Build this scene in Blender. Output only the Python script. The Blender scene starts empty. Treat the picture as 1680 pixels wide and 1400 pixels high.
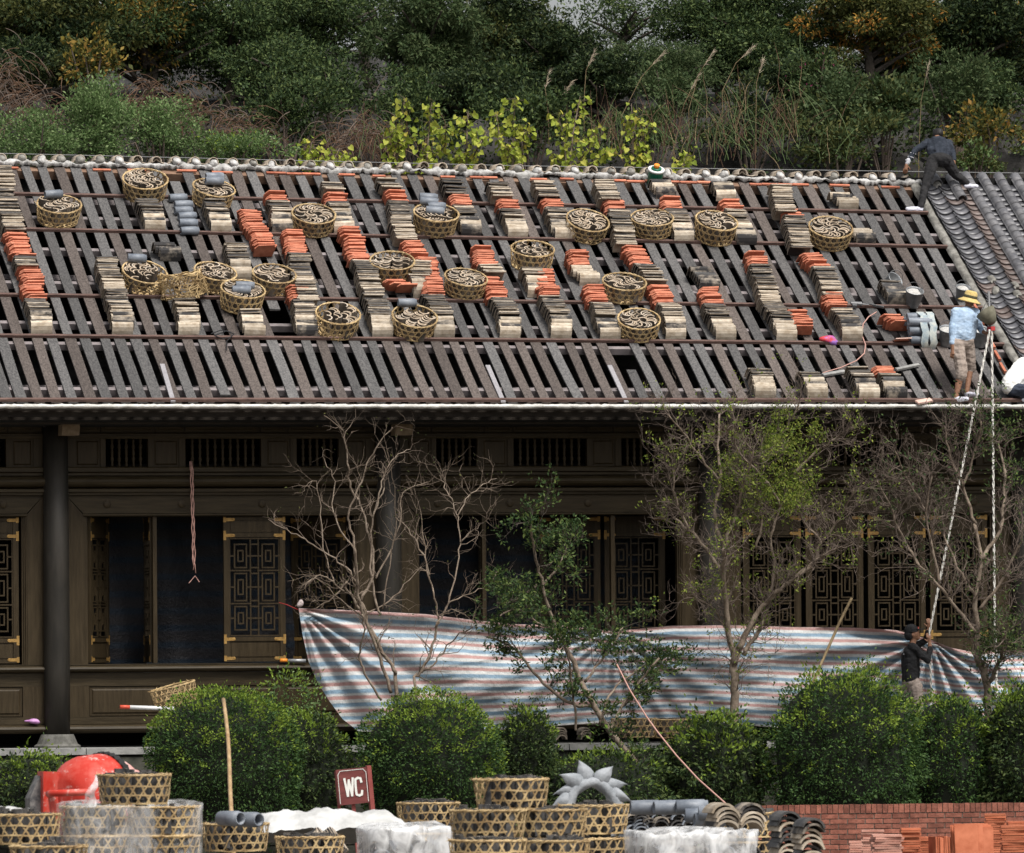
import bpy, math, random
import numpy as np
from math import sin, cos, tan, pi, radians, sqrt, atan2, exp
from mathutils import Vector, Matrix, noise as mnoise

random.seed(7)
rng = np.random.default_rng(11)
scene = bpy.context.scene
COL = scene.collection

# ------------------------------------------------------------------ camera
F_PX, YAW, PITCH, ROLL, D0, CAM_Z = 14300.0, radians(14), radians(1.6), 0.0075, 130.0, 1.1
fwd = Vector((sin(YAW)*cos(PITCH), cos(YAW)*cos(PITCH), sin(PITCH)))
_r = Vector((cos(YAW), -sin(YAW), 0)); _u = _r.cross(fwd)
cam_r = _r*cos(ROLL) - _u*sin(ROLL); cam_u = _u*cos(ROLL) + _r*sin(ROLL)
CAM = Vector((0, 0, CAM_Z + D0*sin(PITCH))) - D0*fwd
cd = bpy.data.cameras.new('camera'); cam = bpy.data.objects.new('camera', cd); COL.objects.link(cam)
cd.sensor_width = 36; cd.lens = 36*F_PX/1680; cd.clip_start = 1; cd.clip_end = 3000
cd.dof.use_dof = True; cd.dof.focus_distance = 129; cd.dof.aperture_fstop = 9
cam.matrix_world = Matrix(((cam_r.x, cam_u.x, -fwd.x, CAM.x), (cam_r.y, cam_u.y, -fwd.y, CAM.y),
                           (cam_r.z, cam_u.z, -fwd.z, CAM.z), (0, 0, 0, 1)))
scene.camera = cam

# ------------------------------------------------------------------ sky, sun, exposure
SUN_EL, SUN_AZ = radians(57), radians(160)      # azimuth clockwise from +Y: the light comes from behind the camera
world = bpy.data.worlds.new('World'); scene.world = world; world.use_nodes = True
wn = world.node_tree.nodes; wl = world.node_tree.links
bg = wn['Background']
sky = wn.new('ShaderNodeTexSky'); sky.sky_type = 'NISHITA'; sky.sun_disc = False
sky.sun_elevation = SUN_EL; sky.sun_rotation = SUN_AZ; sky.dust_density = 4.0; sky.air_density = 1.0; sky.ozone_density = 1.0
hs = wn.new('ShaderNodeHueSaturation'); hs.inputs['Saturation'].default_value = 0.22
wl.new(sky.outputs[0], hs.inputs['Color']); wl.new(hs.outputs[0], bg.inputs['Color'])
bg.inputs['Strength'].default_value = 0.105
sd = bpy.data.lights.new('sun', 'SUN'); sd.energy = 2.6; sd.angle = radians(20); sd.color = (1.0, 0.96, 0.9)
sun = bpy.data.objects.new('sun', sd); COL.objects.link(sun)
sdir = Vector((sin(SUN_AZ)*cos(SUN_EL), cos(SUN_AZ)*cos(SUN_EL), sin(SUN_EL)))
sun.rotation_euler = sdir.to_track_quat('Z', 'Y').to_euler(); sun.location = (0, 0, 40)
vs = scene.view_settings
scene.display_settings.display_device = 'sRGB'
vs.view_transform = 'Standard'; vs.look = 'None'; vs.exposure = 0.68; vs.gamma = 1; vs.use_curve_mapping = False
scene.cycles.max_bounces = 8; scene.cycles.diffuse_bounces = 3; scene.cycles.transparent_max_bounces = 12
scene.cycles.use_denoising = True

# ------------------------------------------------------------------ pixel -> place (photo pixels, 1680 x 1400)
def ray(px, py): return fwd + (px-840)/F_PX*cam_r + (700-py)/F_PX*cam_u
def aty(px, py, Y):
    d = ray(px, py); return CAM + d*((Y-CAM.y)/d.y)
def px_per_m(p): return F_PX/((Vector(p)-CAM).dot(fwd))

# ------------------------------------------------------------------ mesh helpers
class MB:
    def __init__(s): s.v = []; s.f = []; s.m = []; s.uv = None
    def quad_grid(s, rows, mat=0, closed_u=False):
        b = len(s.v); n = len(rows[0])
        for r in rows: s.v += [tuple(p) for p in r]
        for i in range(len(rows)-1):
            for j in range(n if closed_u else n-1):
                k = (j+1) % n
                s.f.append((b+i*n+j, b+i*n+k, b+(i+1)*n+k, b+(i+1)*n+j)); s.m.append(mat)
        return b
    def poly(s, pts, mat=0):
        b = len(s.v); s.v += [tuple(p) for p in pts]; s.f.append(tuple(range(b, b+len(pts)))); s.m.append(mat)
    def hexa(s, p, mat=0):
        b = len(s.v); s.v += [tuple(q) for q in p]
        for f in ((0,3,2,1), (4,5,6,7), (0,1,5,4), (1,2,6,5), (2,3,7,6), (3,0,4,7)):
            s.f.append(tuple(b+i for i in f)); s.m.append(mat)
    def box(s, x0, x1, y0, y1, z0, z1, mat=0, M=None):
        p = [Vector(q) for q in ((x0,y0,z0),(x1,y0,z0),(x1,y1,z0),(x0,y1,z0),(x0,y0,z1),(x1,y0,z1),(x1,y1,z1),(x0,y1,z1))]
        if M is not None: p = [M @ q for q in p]
        s.hexa(p, mat)
    def prism(s, pts2, h0, h1, fn, mat=0):
        """polygon pts2 (u,v) extruded h0..h1; fn(u,v,h)->xyz"""
        n = len(pts2); b = len(s.v)
        s.v += [tuple(fn(u, v, h0)) for u, v in pts2] + [tuple(fn(u, v, h1)) for u, v in pts2]
        s.f.append(tuple(b+i for i in range(n))[::-1]); s.m.append(mat)
        s.f.append(tuple(b+n+i for i in range(n))); s.m.append(mat)
        for i in range(n):
            k = (i+1) % n; s.f.append((b+i, b+k, b+n+k, b+n+i)); s.m.append(mat)
    def tube(s, pts, radii, n=6, mat=0, cap=True):
        pts = [Vector(p) for p in pts]
        if not hasattr(radii, '__len__'): radii = [radii]*len(pts)
        rows = []; ref = None
        for i, p in enumerate(pts):
            d = (pts[min(i+1, len(pts)-1)] - pts[max(i-1, 0)])
            if d.length < 1e-9: d = Vector((0, 0, 1))
            d.normalize()
            if ref is None:
                ref = Vector((1, 0, 0)) if abs(d.x) < .8 else Vector((0, 1, 0))
            a = (ref - d*ref.dot(d))
            if a.length < 1e-6: a = d.orthogonal()
            a.normalize(); ref = a; c = d.cross(a)
            rows.append([p + (a*cos(2*pi*k/n) + c*sin(2*pi*k/n))*radii[i] for k in range(n)])
        b = s.quad_grid(rows, mat, True)
        if cap:
            s.f.append(tuple(b+k for k in range(n))[::-1]); s.m.append(mat)
            e = b+(len(rows)-1)*n; s.f.append(tuple(e+k for k in range(n))); s.m.append(mat)
    def lathe(s, prof, n=16, center=(0,0,0), M=None, mat=0, cap0=True, cap1=True):
        rows = []
        for r, z in prof:
            row = [Vector((r*cos(2*pi*k/n), r*sin(2*pi*k/n), z)) for k in range(n)]
            if M is not None: row = [M @ q for q in row]
            rows.append([q + Vector(center) for q in row])
        b = s.quad_grid(rows, mat, True)
        if cap0: s.f.append(tuple(b+k for k in range(n))[::-1]); s.m.append(mat)
        if cap1:
            e = b+(len(rows)-1)*n; s.f.append(tuple(e+k for k in range(n))); s.m.append(mat)
    def ellipsoid(s, c, r, n=10, m=7, mat=0, M=None, jit=0):
        rows = []
        for i in range(m+1):
            th = pi*i/m; row = []
            for k in range(n):
                ph = 2*pi*k/n
                q = Vector((r[0]*sin(th)*cos(ph), r[1]*sin(th)*sin(ph), r[2]*cos(th)))
                if jit: q *= 1+jit*mnoise.noise(q*9+Vector(c))
                if M is not None: q = M @ q
                row.append(q+Vector(c))
            rows.append(row)
        s.quad_grid(rows, mat, True)
    def mesh(s, name, mats, smooth=False, origin=None):
        me = bpy.data.meshes.new(name)
        v = s.v
        if origin is not None:
            o = origin; v = [(p[0]-o[0], p[1]-o[1], p[2]-o[2]) for p in v]
        me.from_pydata(v, [], s.f)
        for m in (mats if isinstance(mats, (list, tuple)) else [mats]): me.materials.append(m)
        if any(s.m): me.polygons.foreach_set('material_index', s.m)
        if smooth: me.polygons.foreach_set('use_smooth', [True]*len(me.polygons))
        me.update(); return me
    def build(s, name, mats, parent=None, smooth=False, origin=None, M=None):
        me = s.mesh(name, mats, smooth, origin)
        return link(name, me, parent, M)

def link(name, me, parent=None, M=None):
    o = bpy.data.objects.new(name, me); COL.objects.link(o)
    if parent is not None: o.parent = parent
    if M is not None: o.matrix_local = M
    return o
def tag(o, label, cat, group=None):
    o['label'] = label; o['category'] = cat
    if group: o['group'] = group
    return o
def thing(name, label, cat, M=None, group=None):
    o = bpy.data.objects.new(name, None); COL.objects.link(o)
    o.empty_display_size = .2
    if M is not None:
        o.matrix_world = M if isinstance(M, Matrix) else Matrix.Translation(Vector(M))
    return tag(o, label, cat, group)
def struct(o): o['kind'] = 'structure'; return o
def wobj(name, mb, mats, T, smooth=False):
    """part given in world coordinates under thing T (an unrotated Empty)"""
    return mb.build(name, mats, T, smooth, origin=T.location)
def frame(o, ax, ay, az):
    return Matrix(((ax[0], ay[0], az[0], o[0]), (ax[1], ay[1], az[1], o[1]), (ax[2], ay[2], az[2], o[2]), (0, 0, 0, 1)))
ORD = ['first','second','third','fourth','fifth','sixth','seventh','eighth','ninth','tenth','eleventh','twelfth','thirteenth','fourteenth','fifteenth','sixteenth','seventeenth','eighteenth','nineteenth','twentieth']

# ------------------------------------------------------------------ materials
def mat(name, col, rough=.8, col2=None, scale=6, detail=6, bump=0, bscale=None, stretch=None, obj_rand=0, island=None, spec=.3, metal=0, contrast=(.35,.65), coords='Object'):
    m = bpy.data.materials.new(name); m.use_nodes = True
    nt = m.node_tree; N = nt.nodes; L = nt.links; b = N['Principled BSDF']
    b.inputs['Roughness'].default_value = rough; b.inputs['Metallic'].default_value = metal
    b.inputs['Specular IOR Level'].default_value = spec
    c4 = lambda c: (c[0], c[1], c[2], 1)
    out = None
    tc = N.new('ShaderNodeTexCoord'); vec = tc.outputs[coords]
    if stretch:
        mp = N.new('ShaderNodeMapping'); mp.inputs['Scale'].default_value = stretch; L.new(vec, mp.inputs[0]); vec = mp.outputs[0]
    if obj_rand or island:
        oi = N.new('ShaderNodeObjectInfo') if not island else N.new('ShaderNodeNewGeometry')
        rnd = oi.outputs['Random'] if not island else oi.outputs['Random Per Island']
    if col2 is not None:
        nz = N.new('ShaderNodeTexNoise'); nz.inputs['Scale'].default_value = scale; nz.inputs['Detail'].default_value = detail
        nz.inputs['Roughness'].default_value = .65
        if obj_rand:
            ad = N.new('ShaderNodeVectorMath'); ad.operation = 'ADD'; mu = N.new('ShaderNodeMath'); mu.operation = 'MULTIPLY'; mu.inputs[1].default_value = 37
            L.new(rnd, mu.inputs[0]); L.new(vec, ad.inputs[0]); L.new(mu.outputs[0], ad.inputs[1]); L.new(ad.outputs[0], nz.inputs['Vector'])
        else: L.new(vec, nz.inputs['Vector'])
        rp = N.new('ShaderNodeValToRGB'); rp.color_ramp.elements[0].position = contrast[0]; rp.color_ramp.elements[1].position = contrast[1]
        rp.color_ramp.elements[0].color = c4(col); rp.color_ramp.elements[1].color = c4(col2)
        L.new(nz.outputs['Fac'], rp.inputs[0]); out = rp.outputs[0]
    if island:
        rp = N.new('ShaderNodeValToRGB'); rp.color_ramp.interpolation = 'LINEAR'
        e = rp.color_ramp.elements
        for i, (p, c) in enumerate(island):
            if i < 2: e[i].position = p; e[i].color = c4(c)
            else: q = e.new(p); q.color = c4(c)
        L.new(rnd, rp.inputs[0]); out = rp.outputs[0]
    if obj_rand:
        h = N.new('ShaderNodeHueSaturation'); mr = N.new('ShaderNodeMapRange')
        mr.inputs['To Min'].default_value = 1-obj_rand; mr.inputs['To Max'].default_value = 1+obj_rand
        L.new(rnd, mr.inputs['Value']); L.new(mr.outputs[0], h.inputs['Value'])
        if out: L.new(out, h.inputs['Color'])
        else: h.inputs['Color'].default_value = c4(col)
        out = h.outputs[0]
    if out: L.new(out, b.inputs['Base Color'])
    else: b.inputs['Base Color'].default_value = c4(col)
    if bump:
        n2 = N.new('ShaderNodeTexNoise'); n2.inputs['Scale'].default_value = bscale or scale*3; n2.inputs['Detail'].default_value = 6
        L.new(vec, n2.inputs['Vector']); bp = N.new('ShaderNodeBump'); bp.inputs['Strength'].default_value = bump; bp.inputs['Distance'].default_value = .02
        L.new(n2.outputs['Fac'], bp.inputs['Height']); L.new(bp.outputs[0], b.inputs['Normal'])
    return m
def leafmat(name, ramp, trans=.35, rough=.6, spec=.14):
    m = mat(name, ramp[0][1], rough, island=ramp, spec=spec)
    nt = m.node_tree; N = nt.nodes; L = nt.links; b = N['Principled BSDF']
    src = b.inputs['Base Color'].links[0].from_socket
    t = N.new('ShaderNodeBsdfTranslucent'); mx = N.new('ShaderNodeMixShader'); mx.inputs[0].default_value = trans
    L.new(src, t.inputs['Color']); L.new(b.outputs[0], mx.inputs[1]); L.new(t.outputs[0], mx.inputs[2])
    L.new(mx.outputs[0], N['Material Output'].inputs['Surface'])
    return m
def speckle(m, thr=.66, scale=55, col=(.5,.49,.46)):
    nt = m.node_tree; N = nt.nodes; L = nt.links; b = N['Principled BSDF']; src = b.inputs['Base Color'].links[0].from_socket
    tc = N.new('ShaderNodeTexCoord'); oi = N.new('ShaderNodeObjectInfo'); ad = N.new('ShaderNodeVectorMath'); ad.operation = 'ADD'; L.new(tc.outputs['Object'], ad.inputs[0]); L.new(oi.outputs['Location'], ad.inputs[1])
    n1 = N.new('ShaderNodeTexNoise'); n1.inputs['Scale'].default_value = scale*.16; n1.inputs['Detail'].default_value = 9; n1.inputs['Roughness'].default_value = .72; L.new(ad.outputs[0], n1.inputs['Vector'])
    r = N.new('ShaderNodeMapRange'); r.inputs['From Min'].default_value = thr; r.inputs['From Max'].default_value = thr+.05; L.new(n1.outputs['Fac'], r.inputs['Value'])
    mx = N.new('ShaderNodeMix'); mx.data_type = 'RGBA'; L.new(r.outputs[0], mx.inputs['Factor']); L.new(src, mx.inputs['A']); mx.inputs['B'].default_value = (*col, 1); L.new(mx.outputs['Result'], b.inputs['Base Color'])
M = {}
M['plank'] = mat('plank_wood', (.048,.047,.048), .75, (.13,.125,.121), 5, bump=.25, stretch=(9,1,9), obj_rand=.28, spec=.15)
M['plank_red'] = mat('plank_wood_brown', (.048,.04,.036), .75, (.13,.108,.097), 5, bump=.25, stretch=(9,1,9), obj_rand=.25, spec=.15)
speckle(M['plank'], .7); speckle(M['plank_red'], .7)
M['plank_new'] = mat('plank_pale', (.2,.19,.2), .7, (.3,.29,.3), 6, stretch=(9,1,9))
M['rail'] = mat('rail_wood', (.06,.036,.03), .8, (.14,.085,.07), 7, stretch=(1,6,6), bump=.2)
M['purlin'] = mat('purlin_wood', (.12,.105,.105), .85, (.23,.2,.2), 4)
M['ridgebeam'] = mat('ridge_beam_wood', (.13,.075,.05), .85, (.24,.15,.1), 6, stretch=(1,5,5))
M['mortar'] = mat('mortar', (.2,.195,.185), .95, (.5,.49,.475), 6, bump=.8, bscale=22)
M['mortar_white'] = mat('white_mortar', (.4,.39,.36), .95, (.62,.61,.58), 5, bump=.6, bscale=18)
M['mortar_dirty'] = mat('dirty_mortar', (.09,.085,.075), .95, (.26,.25,.225), 5, bump=.9, bscale=16)
M['wood'] = mat('dark_lacquered_wood', (.024,.0165,.0078), .5, (.042,.03,.0155), 3, bump=.15, stretch=(7,7,.7), spec=.16)
M['wood_h'] = mat('dark_wood_beam', (.023,.0165,.0082), .5, (.043,.0315,.0165), 3, bump=.15, stretch=(.7,7,7), spec=.16)
M['wood_dark'] = mat('dark_board', (.02,.015,.011), .7, (.035,.027,.02), 3)  # dark brown wood of the fascia and the under-boarding
M['column'] = mat('column_lacquer', (.014,.0125,.01), .55, (.03,.026,.021), 2, stretch=(3,3,.5), spec=.22)
M['interior'] = mat('interior_shade_black', (.006,.006,.006), .95)  # near-black colour paints in the darkness of attic and room
M['brass'] = mat('brass_plate', (.22,.125,.035), .55, (.36,.22,.07), 20, metal=.35, bump=.3, bscale=60)
M['endwood'] = mat('beam_end', (.12,.085,.05), .9, (.2,.15,.1), 12)
M['stone'] = mat('grey_stone', (.16,.16,.155), .9, (.3,.295,.28), 4, bump=.5, bscale=14)
M['base_stone'] = mat('weathered_base_stone', (.07,.068,.06), .95, (.16,.155,.14), 5, bump=.6, bscale=14)
M['stone_dark'] = mat('mossy_stone', (.02,.022,.017), .95, (.07,.07,.055), 3, bump=.7, bscale=9)
M['tile_cream'] = mat('cream_tile', (.27,.215,.155), .85, (.47,.41,.33), 9, obj_rand=.25, bump=.15)
M['tile_smoke'] = mat('smoked_tile', (.03,.028,.028), .75, (.4,.34,.27), 5, obj_rand=.3, contrast=(.47,.72))
M['tile_black'] = mat('black_tile', (.018,.018,.02), .6, (.09,.085,.08), 6, obj_rand=.3)
M['tile_red'] = mat('terracotta_tile', (.33,.1,.055), .85, (.5,.19,.115), 7, obj_rand=.22, bump=.1)
M['tile_grey'] = mat('grey_tile', (.1,.115,.14), .5, (.21,.23,.26), 5, obj_rand=.15, spec=.4)
M['tile_rim'] = mat('tile_edge', (.24,.19,.14), .85, (.42,.36,.29), 8, obj_rand=.2)
M['tile_cut'] = mat('tile_cut_edge', (.2,.15,.1), .9, (.4,.32,.24), 9, obj_rand=.3)
M['tile_side'] = mat('tile_side_shade', (.06,.05,.042), .9, (.17,.14,.11), 7, obj_rand=.3)  # dark faces paint in the shade between tiles packed in baskets
M['pan'] = mat('pan_tile', (.05,.051,.058), .42, (.125,.122,.13), 4, obj_rand=.4, spec=.45)
M['pan_brown'] = mat('pan_tile_brown', (.07,.055,.05), .5, (.15,.115,.104), 5, obj_rand=.25)
M['cover'] = mat('cover_tile', (.07,.07,.078), .55, (.15,.147,.152), 5, obj_rand=.15)
M['bamboo'] = mat('bamboo_strip', (.24,.155,.07), .6, (.5,.37,.19), 5, obj_rand=.2, spec=.35)
M['bamboo_old'] = mat('weathered_bamboo', (.16,.11,.06), .75, (.42,.32,.2), 5, obj_rand=.2)
# ================================================================== the hall: roof geometry
YE, RUN, TANR = -1.3, 6.55, tan(radians(30))
ZE = aty(840, 661, YE).z
def roof(x, t, lift=0.0):
    """point on the roof deck: t = 0 at the eave, 1 at the ridge; the old ridge sags towards the right"""
    z = ZE + RUN*TANR*t - 0.0148*(x+.5)*(1-(1-t)**2)
    p = Vector((x, YE+RUN*t, z))
    return p + Vector((0, -sin(radians(30)), cos(radians(30))))*lift if lift else p
def roof_frame(x, t):
    dx = (roof(x+.05, t)-roof(x-.05, t)).normalized(); du = (roof(x, t+.01)-roof(x, t-.01)).normalized()
    n = dx.cross(du).normalized(); return dx, n.cross(dx).normalized(), n
def roofxt(px, py, lift=0.0):
    d = ray(px, py); lo, hi = 100.0, 160.0
    def g(s):
        p = CAM + d*s; t = (p.y-YE)/RUN; return p.z - lift/cos(radians(30)) - roof(p.x, t).z
    for _ in range(50):
        mid = (lo+hi)/2
        if g(mid) > 0: lo = mid
        else: hi = mid
    p = CAM + d*lo; return p.x, (p.y+sin(radians(30))*lift-YE)/RUN
SL = RUN/cos(radians(30))          # slope length

hall = thing('timber_hall', 'long dark timber hall with lattice shutters and half tiled roof', 'building', (0, 0, 0))
XB = roofxt(1567, 430)[0]          # where the bare deck meets the finished tiling
XL, XR = -8.9, 9.6
deck = MB()
# purlins (heavy timbers under the boards) as the body of the deck
def slope_bar(mb, x0, x1, t, w, h, lift, seg=6, mat=0):
    """bar along X lying on the slope: w along the slope, from lift-h to lift above the deck"""
    rows = []
    for i in range(seg+1):
        x = x0+(x1-x0)*i/seg; a, u, n = roof_frame(x, t); c = roof(x, t)
        rows.append([c-u*w/2+n*lift, c+u*w/2+n*lift, c+u*w/2+n*(lift-h), c-u*w/2+n*(lift-h)])
    b = mb.quad_grid(rows, mat, True)
    mb.f.append((b+3, b+2, b+1, b)); e = b+seg*4; mb.f.append((e, e+1, e+2, e+3)); mb.m += [mat, mat]
T_OF = lambda y, x=400: roofxt(x, y)[1]
RAIL_T = [T_OF(y, 0) for y in (320, 378, 486, 553)]
deck_o = None
pt = [T_OF(y, 0) for y in (634, 559, 525, 459, 404, 352)]
m = MB(); slope_bar(m, XL, XB, .985, .16, .14, -.02, 8)
deck_o = m.build('roof_deck', M['ridgebeam'], hall)
for t in pt:
    m = MB(); slope_bar(m, XL, XB+.1, t, .085, .1, -.034, 8); m.build('purlin', M['purlin'], deck_o)
for y in (607, 425, 300):       # deeper timbers of the frame below
    m = MB(); slope_bar(m, XL, XB+.1, T_OF(y, 0), .17, .16, -.3, 8); m.build('purlin', M['purlin'], deck_o)
# boards
SP = .2535
segs = [(0.003, RAIL_T[3]+.004), (RAIL_T[3]+.008, RAIL_T[1]+.002), (RAIL_T[1]+.006, .997)]
nb = int((XB-.1-XL)/SP)+1
R = random.Random(3)
for si, (t0, t1) in enumerate(segs):
    off = R.uniform(-.03, .03)
    for i in range(nb):
        x = XL + i*SP + off + R.uniform(-.018, .018)
        if x > XB-.12: continue
        w = .155+R.uniform(-.02, .016); m = MB(); rows = []; T0, T1 = t0, t1
        if R.random() < .014: T1 = t0+(t1-t0)*R.uniform(.45, .85)
        elif R.random() < .02: T0 = t0+(t1-t0)*R.uniform(.1, .35)
        sk = R.uniform(-.016, .016); bow = R.gauss(0, .007)
        for k in range(7):
            t = T0+(T1-T0)*k/6; xx = x+sk*(k-3)/3+bow*sin(pi*k/6)
            a, u, n = roof_frame(xx, t); c = roof(xx, t)-roof(x, (t0+t1)/2)
            zz = R.uniform(-.002, .003)
            rows.append([c-a*w/2+n*zz, c+a*w/2+n*zz, c+a*w/2-n*(.03-zz), c-a*w/2-n*(.03-zz)])
        b = m.quad_grid(rows, 0, True); m.f += [(b+3, b+2, b+1, b), (b+24, b+25, b+26, b+27)]; m.m += [0, 0]
        mt = M['plank'] if R.random() < (.8 if si else .45) else M['plank_red']
        m.build('plank', mt, deck_o, M=Matrix.Translation(roof(x, (t0+t1)/2)))
# a few pale loose laths and one broken gap
for px0, py0, px1, py1 in ((266, 598, 284, 659), (800, 600, 826, 660), (1000, 600, 1028, 660)):
    xa, ta = roofxt(px0, py0, .02); xb, tb = roofxt(px1, py1, .02); m = MB(); rows = []
    for x, t in ((xa, ta), (xb, tb)):
        a, u, n = roof_frame(x, t); c = roof(x, t)
        rows.append([c-a*.035+n*.03, c+a*.035+n*.03, c+a*.035+n*.005, c-a*.035+n*.005])
    b = m.quad_grid(rows, 0, True); m.f += [(b+3, b+2, b+1, b), (b+4, b+5, b+6, b+7)]; m.m += [0, 0]
    m.build('lath', M['plank_new'], deck_o)
# rails lying on the boards (the stacks lean on them)
for t in RAIL_T + [.006]:
    m = MB(); slope_bar(m, XL, XB+(.0 if t > .1 else 1.4), t, .05, .042, .045, 14); m.build('rail', M['rail'], deck_o)
# eave: fascia and the lumpy strip of white mortar
m = MB()
m.box(XL, XR, YE+.22, YE+.3, ZE-.2, ZE-.0); m.box(XL, XR, YE+.5, YE+.6, ZE-.3, ZE-.0); m.box(XL, XR, YE-.03, YE+.2, ZE-.11, ZE-.095)
m.build('fascia', M['wood_dark'], hall)
m = MB(); rows = []
for i in range(420):
    x = XL+(XR-XL)*i/419
    a = .012*mnoise.noise((x*6, 1, 0))+.012*mnoise.noise((x*17, 5, 0)); b = .01*mnoise.noise((x*9, 9, 0))+.012*mnoise.noise((x*2.2, 12, 0))
    rows.append([(x, YE+.05, ZE-.03+a), (x, YE-.03, ZE-.022+a), (x, YE-.07, ZE-.035+a), (x, YE-.078, ZE-.062+b), (x, YE-.04, ZE-.085+b), (x, YE+.03, ZE-.09+b)])
m.quad_grid(rows); m.build('eave_mortar', M['mortar_white'], hall, smooth=True)
# far slope, gable and ceiling close the attic so that it stays dark
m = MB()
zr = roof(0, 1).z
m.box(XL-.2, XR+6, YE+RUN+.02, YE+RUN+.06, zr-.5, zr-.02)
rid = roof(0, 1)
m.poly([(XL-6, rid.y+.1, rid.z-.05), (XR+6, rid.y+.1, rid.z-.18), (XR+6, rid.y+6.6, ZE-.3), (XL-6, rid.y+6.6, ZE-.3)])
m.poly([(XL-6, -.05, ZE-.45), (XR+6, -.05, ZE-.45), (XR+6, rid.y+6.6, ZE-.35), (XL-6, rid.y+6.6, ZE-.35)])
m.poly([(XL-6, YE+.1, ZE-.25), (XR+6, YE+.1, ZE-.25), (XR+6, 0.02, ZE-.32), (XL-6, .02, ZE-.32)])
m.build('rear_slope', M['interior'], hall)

# ------------------------------------------------------------------ ridge
m = MB(); rows = []
N = 1100
for i in range(N):
    x = XL+(XB-XL+.15)*i/(N-1); c = roof(x, 1); q = lambda s, k: mnoise.noise((x*s, k, 0))
    up = .05+.045*q(3, 1)+.04*q(11, 2)+.02*q(29, 5); fr = .05+.04*q(5, 4)+.035*q(14, 6)+.02*q(31, 7); lo = -.01+.07*q(2.3, 8)+.05*q(9, 3)+.025*q(23, 9)
    rows.append([c+Vector((0, .22, up*.6)), c+Vector((0, .08, up+.015)), c+Vector((0, -.03-fr*.3, up)), c+Vector((0, -.07-fr, up*.4+lo*.4)), c+Vector((0, -.05-fr*.6, lo-.02))])
m.quad_grid(rows); ridge = m.build('ridge', M['mortar'], hall, smooth=True)
xx = XL
while xx < XB-.3:
    w = R.uniform(.2, .34)
    if R.random() < .55:
        m = MB(); slope_bar(m, xx, xx+w-.01, .978+R.uniform(-.003, .003), .05, .02, .03, 1); m.build('red_course_tile', M['tile_red'], ridge)
    xx += w
def arc_plate(r, a0, a1, L, th, n=8, axis='Y'):
    """curved plate; axis along local Y from 0..L, angles from +X, thickness inwards"""
    mb = MB(); rows = []
    for i in range(n+1):
        a = a0+(a1-a0)*i/n
        rows.append([(r*cos(a), 0, r*sin(a)), (r*cos(a), L, r*sin(a)), ((r-th)*cos(a), L, (r-th)*sin(a)), ((r-th)*cos(a), 0, (r-th)*sin(a))])
    b = mb.quad_grid(rows, 0, True); mb.f += [(b, b+1, b+2, b+3), (b+n*4+3, b+n*4+2, b+n*4+1, b+n*4)]; mb.m += [0, 0]
    return mb
bump_me = arc_plate(.078, radians(-5), radians(185), .34, .014).mesh('ridge_tile', M['tile_rim'], True)
pan_me = arc_plate(.19, radians(216), radians(324), .34, .014).mesh('ridge_pan_tile', M['tile_rim'], True)
def lump_mesh(name, r, seed, mt, n=12, mm=8, j=.35):
    mb = MB(); mb.ellipsoid((0, 0, 0), r, n, mm)
    v = []
    for p in mb.v:
        q = Vector(p); d = 1+j*mnoise.noise(q*7+Vector((seed*3.1, seed, 0)))+j*.5*mnoise.noise(q*18+Vector((seed, 0, 0))); v.append(tuple(q*d))
    mb.v = v; return mb.mesh(name, mt, True)
lumps = [lump_mesh('mortar_lump', (.07, .1, .07), s*1.7, M['mortar_dirty' if s % 2 else 'mortar'], j=.6) for s in range(6)]
x = XL+.05; i = 0
while x < XB-.1:
    c = roof(x, 1)
    rz = Matrix.Rotation(R.uniform(-.06, .06), 4, 'Z')
    zz = .085+R.uniform(-.012, .014)
    link('ridge_tile', bump_me, ridge, Matrix.Translation(c+Vector((0, -.03, zz))) @ rz)
    if R.random() < .72: link('mortar_lump', R.choice(lumps), ridge, Matrix.Translation(c+Vector((R.uniform(-.01, .01), -.035+R.uniform(-.02, .05), zz-.012))) @ Matrix.Rotation(R.uniform(-.3, .3), 4, 'Y'))
    link('ridge_pan_tile', pan_me, ridge, Matrix.Translation(roof(x+.155, 1)+Vector((0, .02, .235+R.uniform(-.012, .012)))) @ Matrix.Rotation(R.uniform(-.05, .05), 4, 'Y'))
    x += .303+R.uniform(-.012, .012)

# ------------------------------------------------------------------ finished tiling on the right
m = MB()
rows = []
for k in range(60):
    t = k/59; a, u, n = roof_frame(XB, t); w = .06*mnoise.noise((t*30, 3, 0)); z = .02*mnoise.noise((t*45, 7, 0))
    c = roof(XB, t)
    rows.append([c-a*(.02+w*.5)-n*.02, c-a*(.005+w*.5)+n*(.04+z), c+a*.06+n*(.055+z), c+a*(.11+w)+n*.03, c+a*.18-n*.03])
m.quad_grid(rows); tiling = m.build('tiled_slope', M['mortar_dirty'], hall, smooth=True)
LW = .272; TL = .172
m = MB()
m.poly([roof(XB+.1, 0, -.03), roof(XR+3, 0, -.03), roof(XR+3, 1, -.03), roof(XB+.1, 1, -.03)])
m.build('under_boarding', M['wood_dark'], tiling)
pt_me = []
for k, mt in enumerate((M['pan'], M['pan'], M['pan_brown'])):
    mb = arc_plate(.175, radians(218), radians(322), .25, .016, 8); pt_me.append(mb.mesh('pan_tile', mt, True))
cv_me = arc_plate(.085, radians(0), radians(180), .27, .016, 8).mesh('cover_tile', M['cover'], True)
far_mb = MB()      # the tiles beyond the picture's right edge, joined
def far_add(me, f):
    b = len(far_mb.v); far_mb.v += [tuple(f @ v.co) for v in me.vertices]; far_mb.f += [tuple(b+i for i in p.vertices) for p in me.polygons]; far_mb.m += [0]*len(me.polygons)
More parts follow.
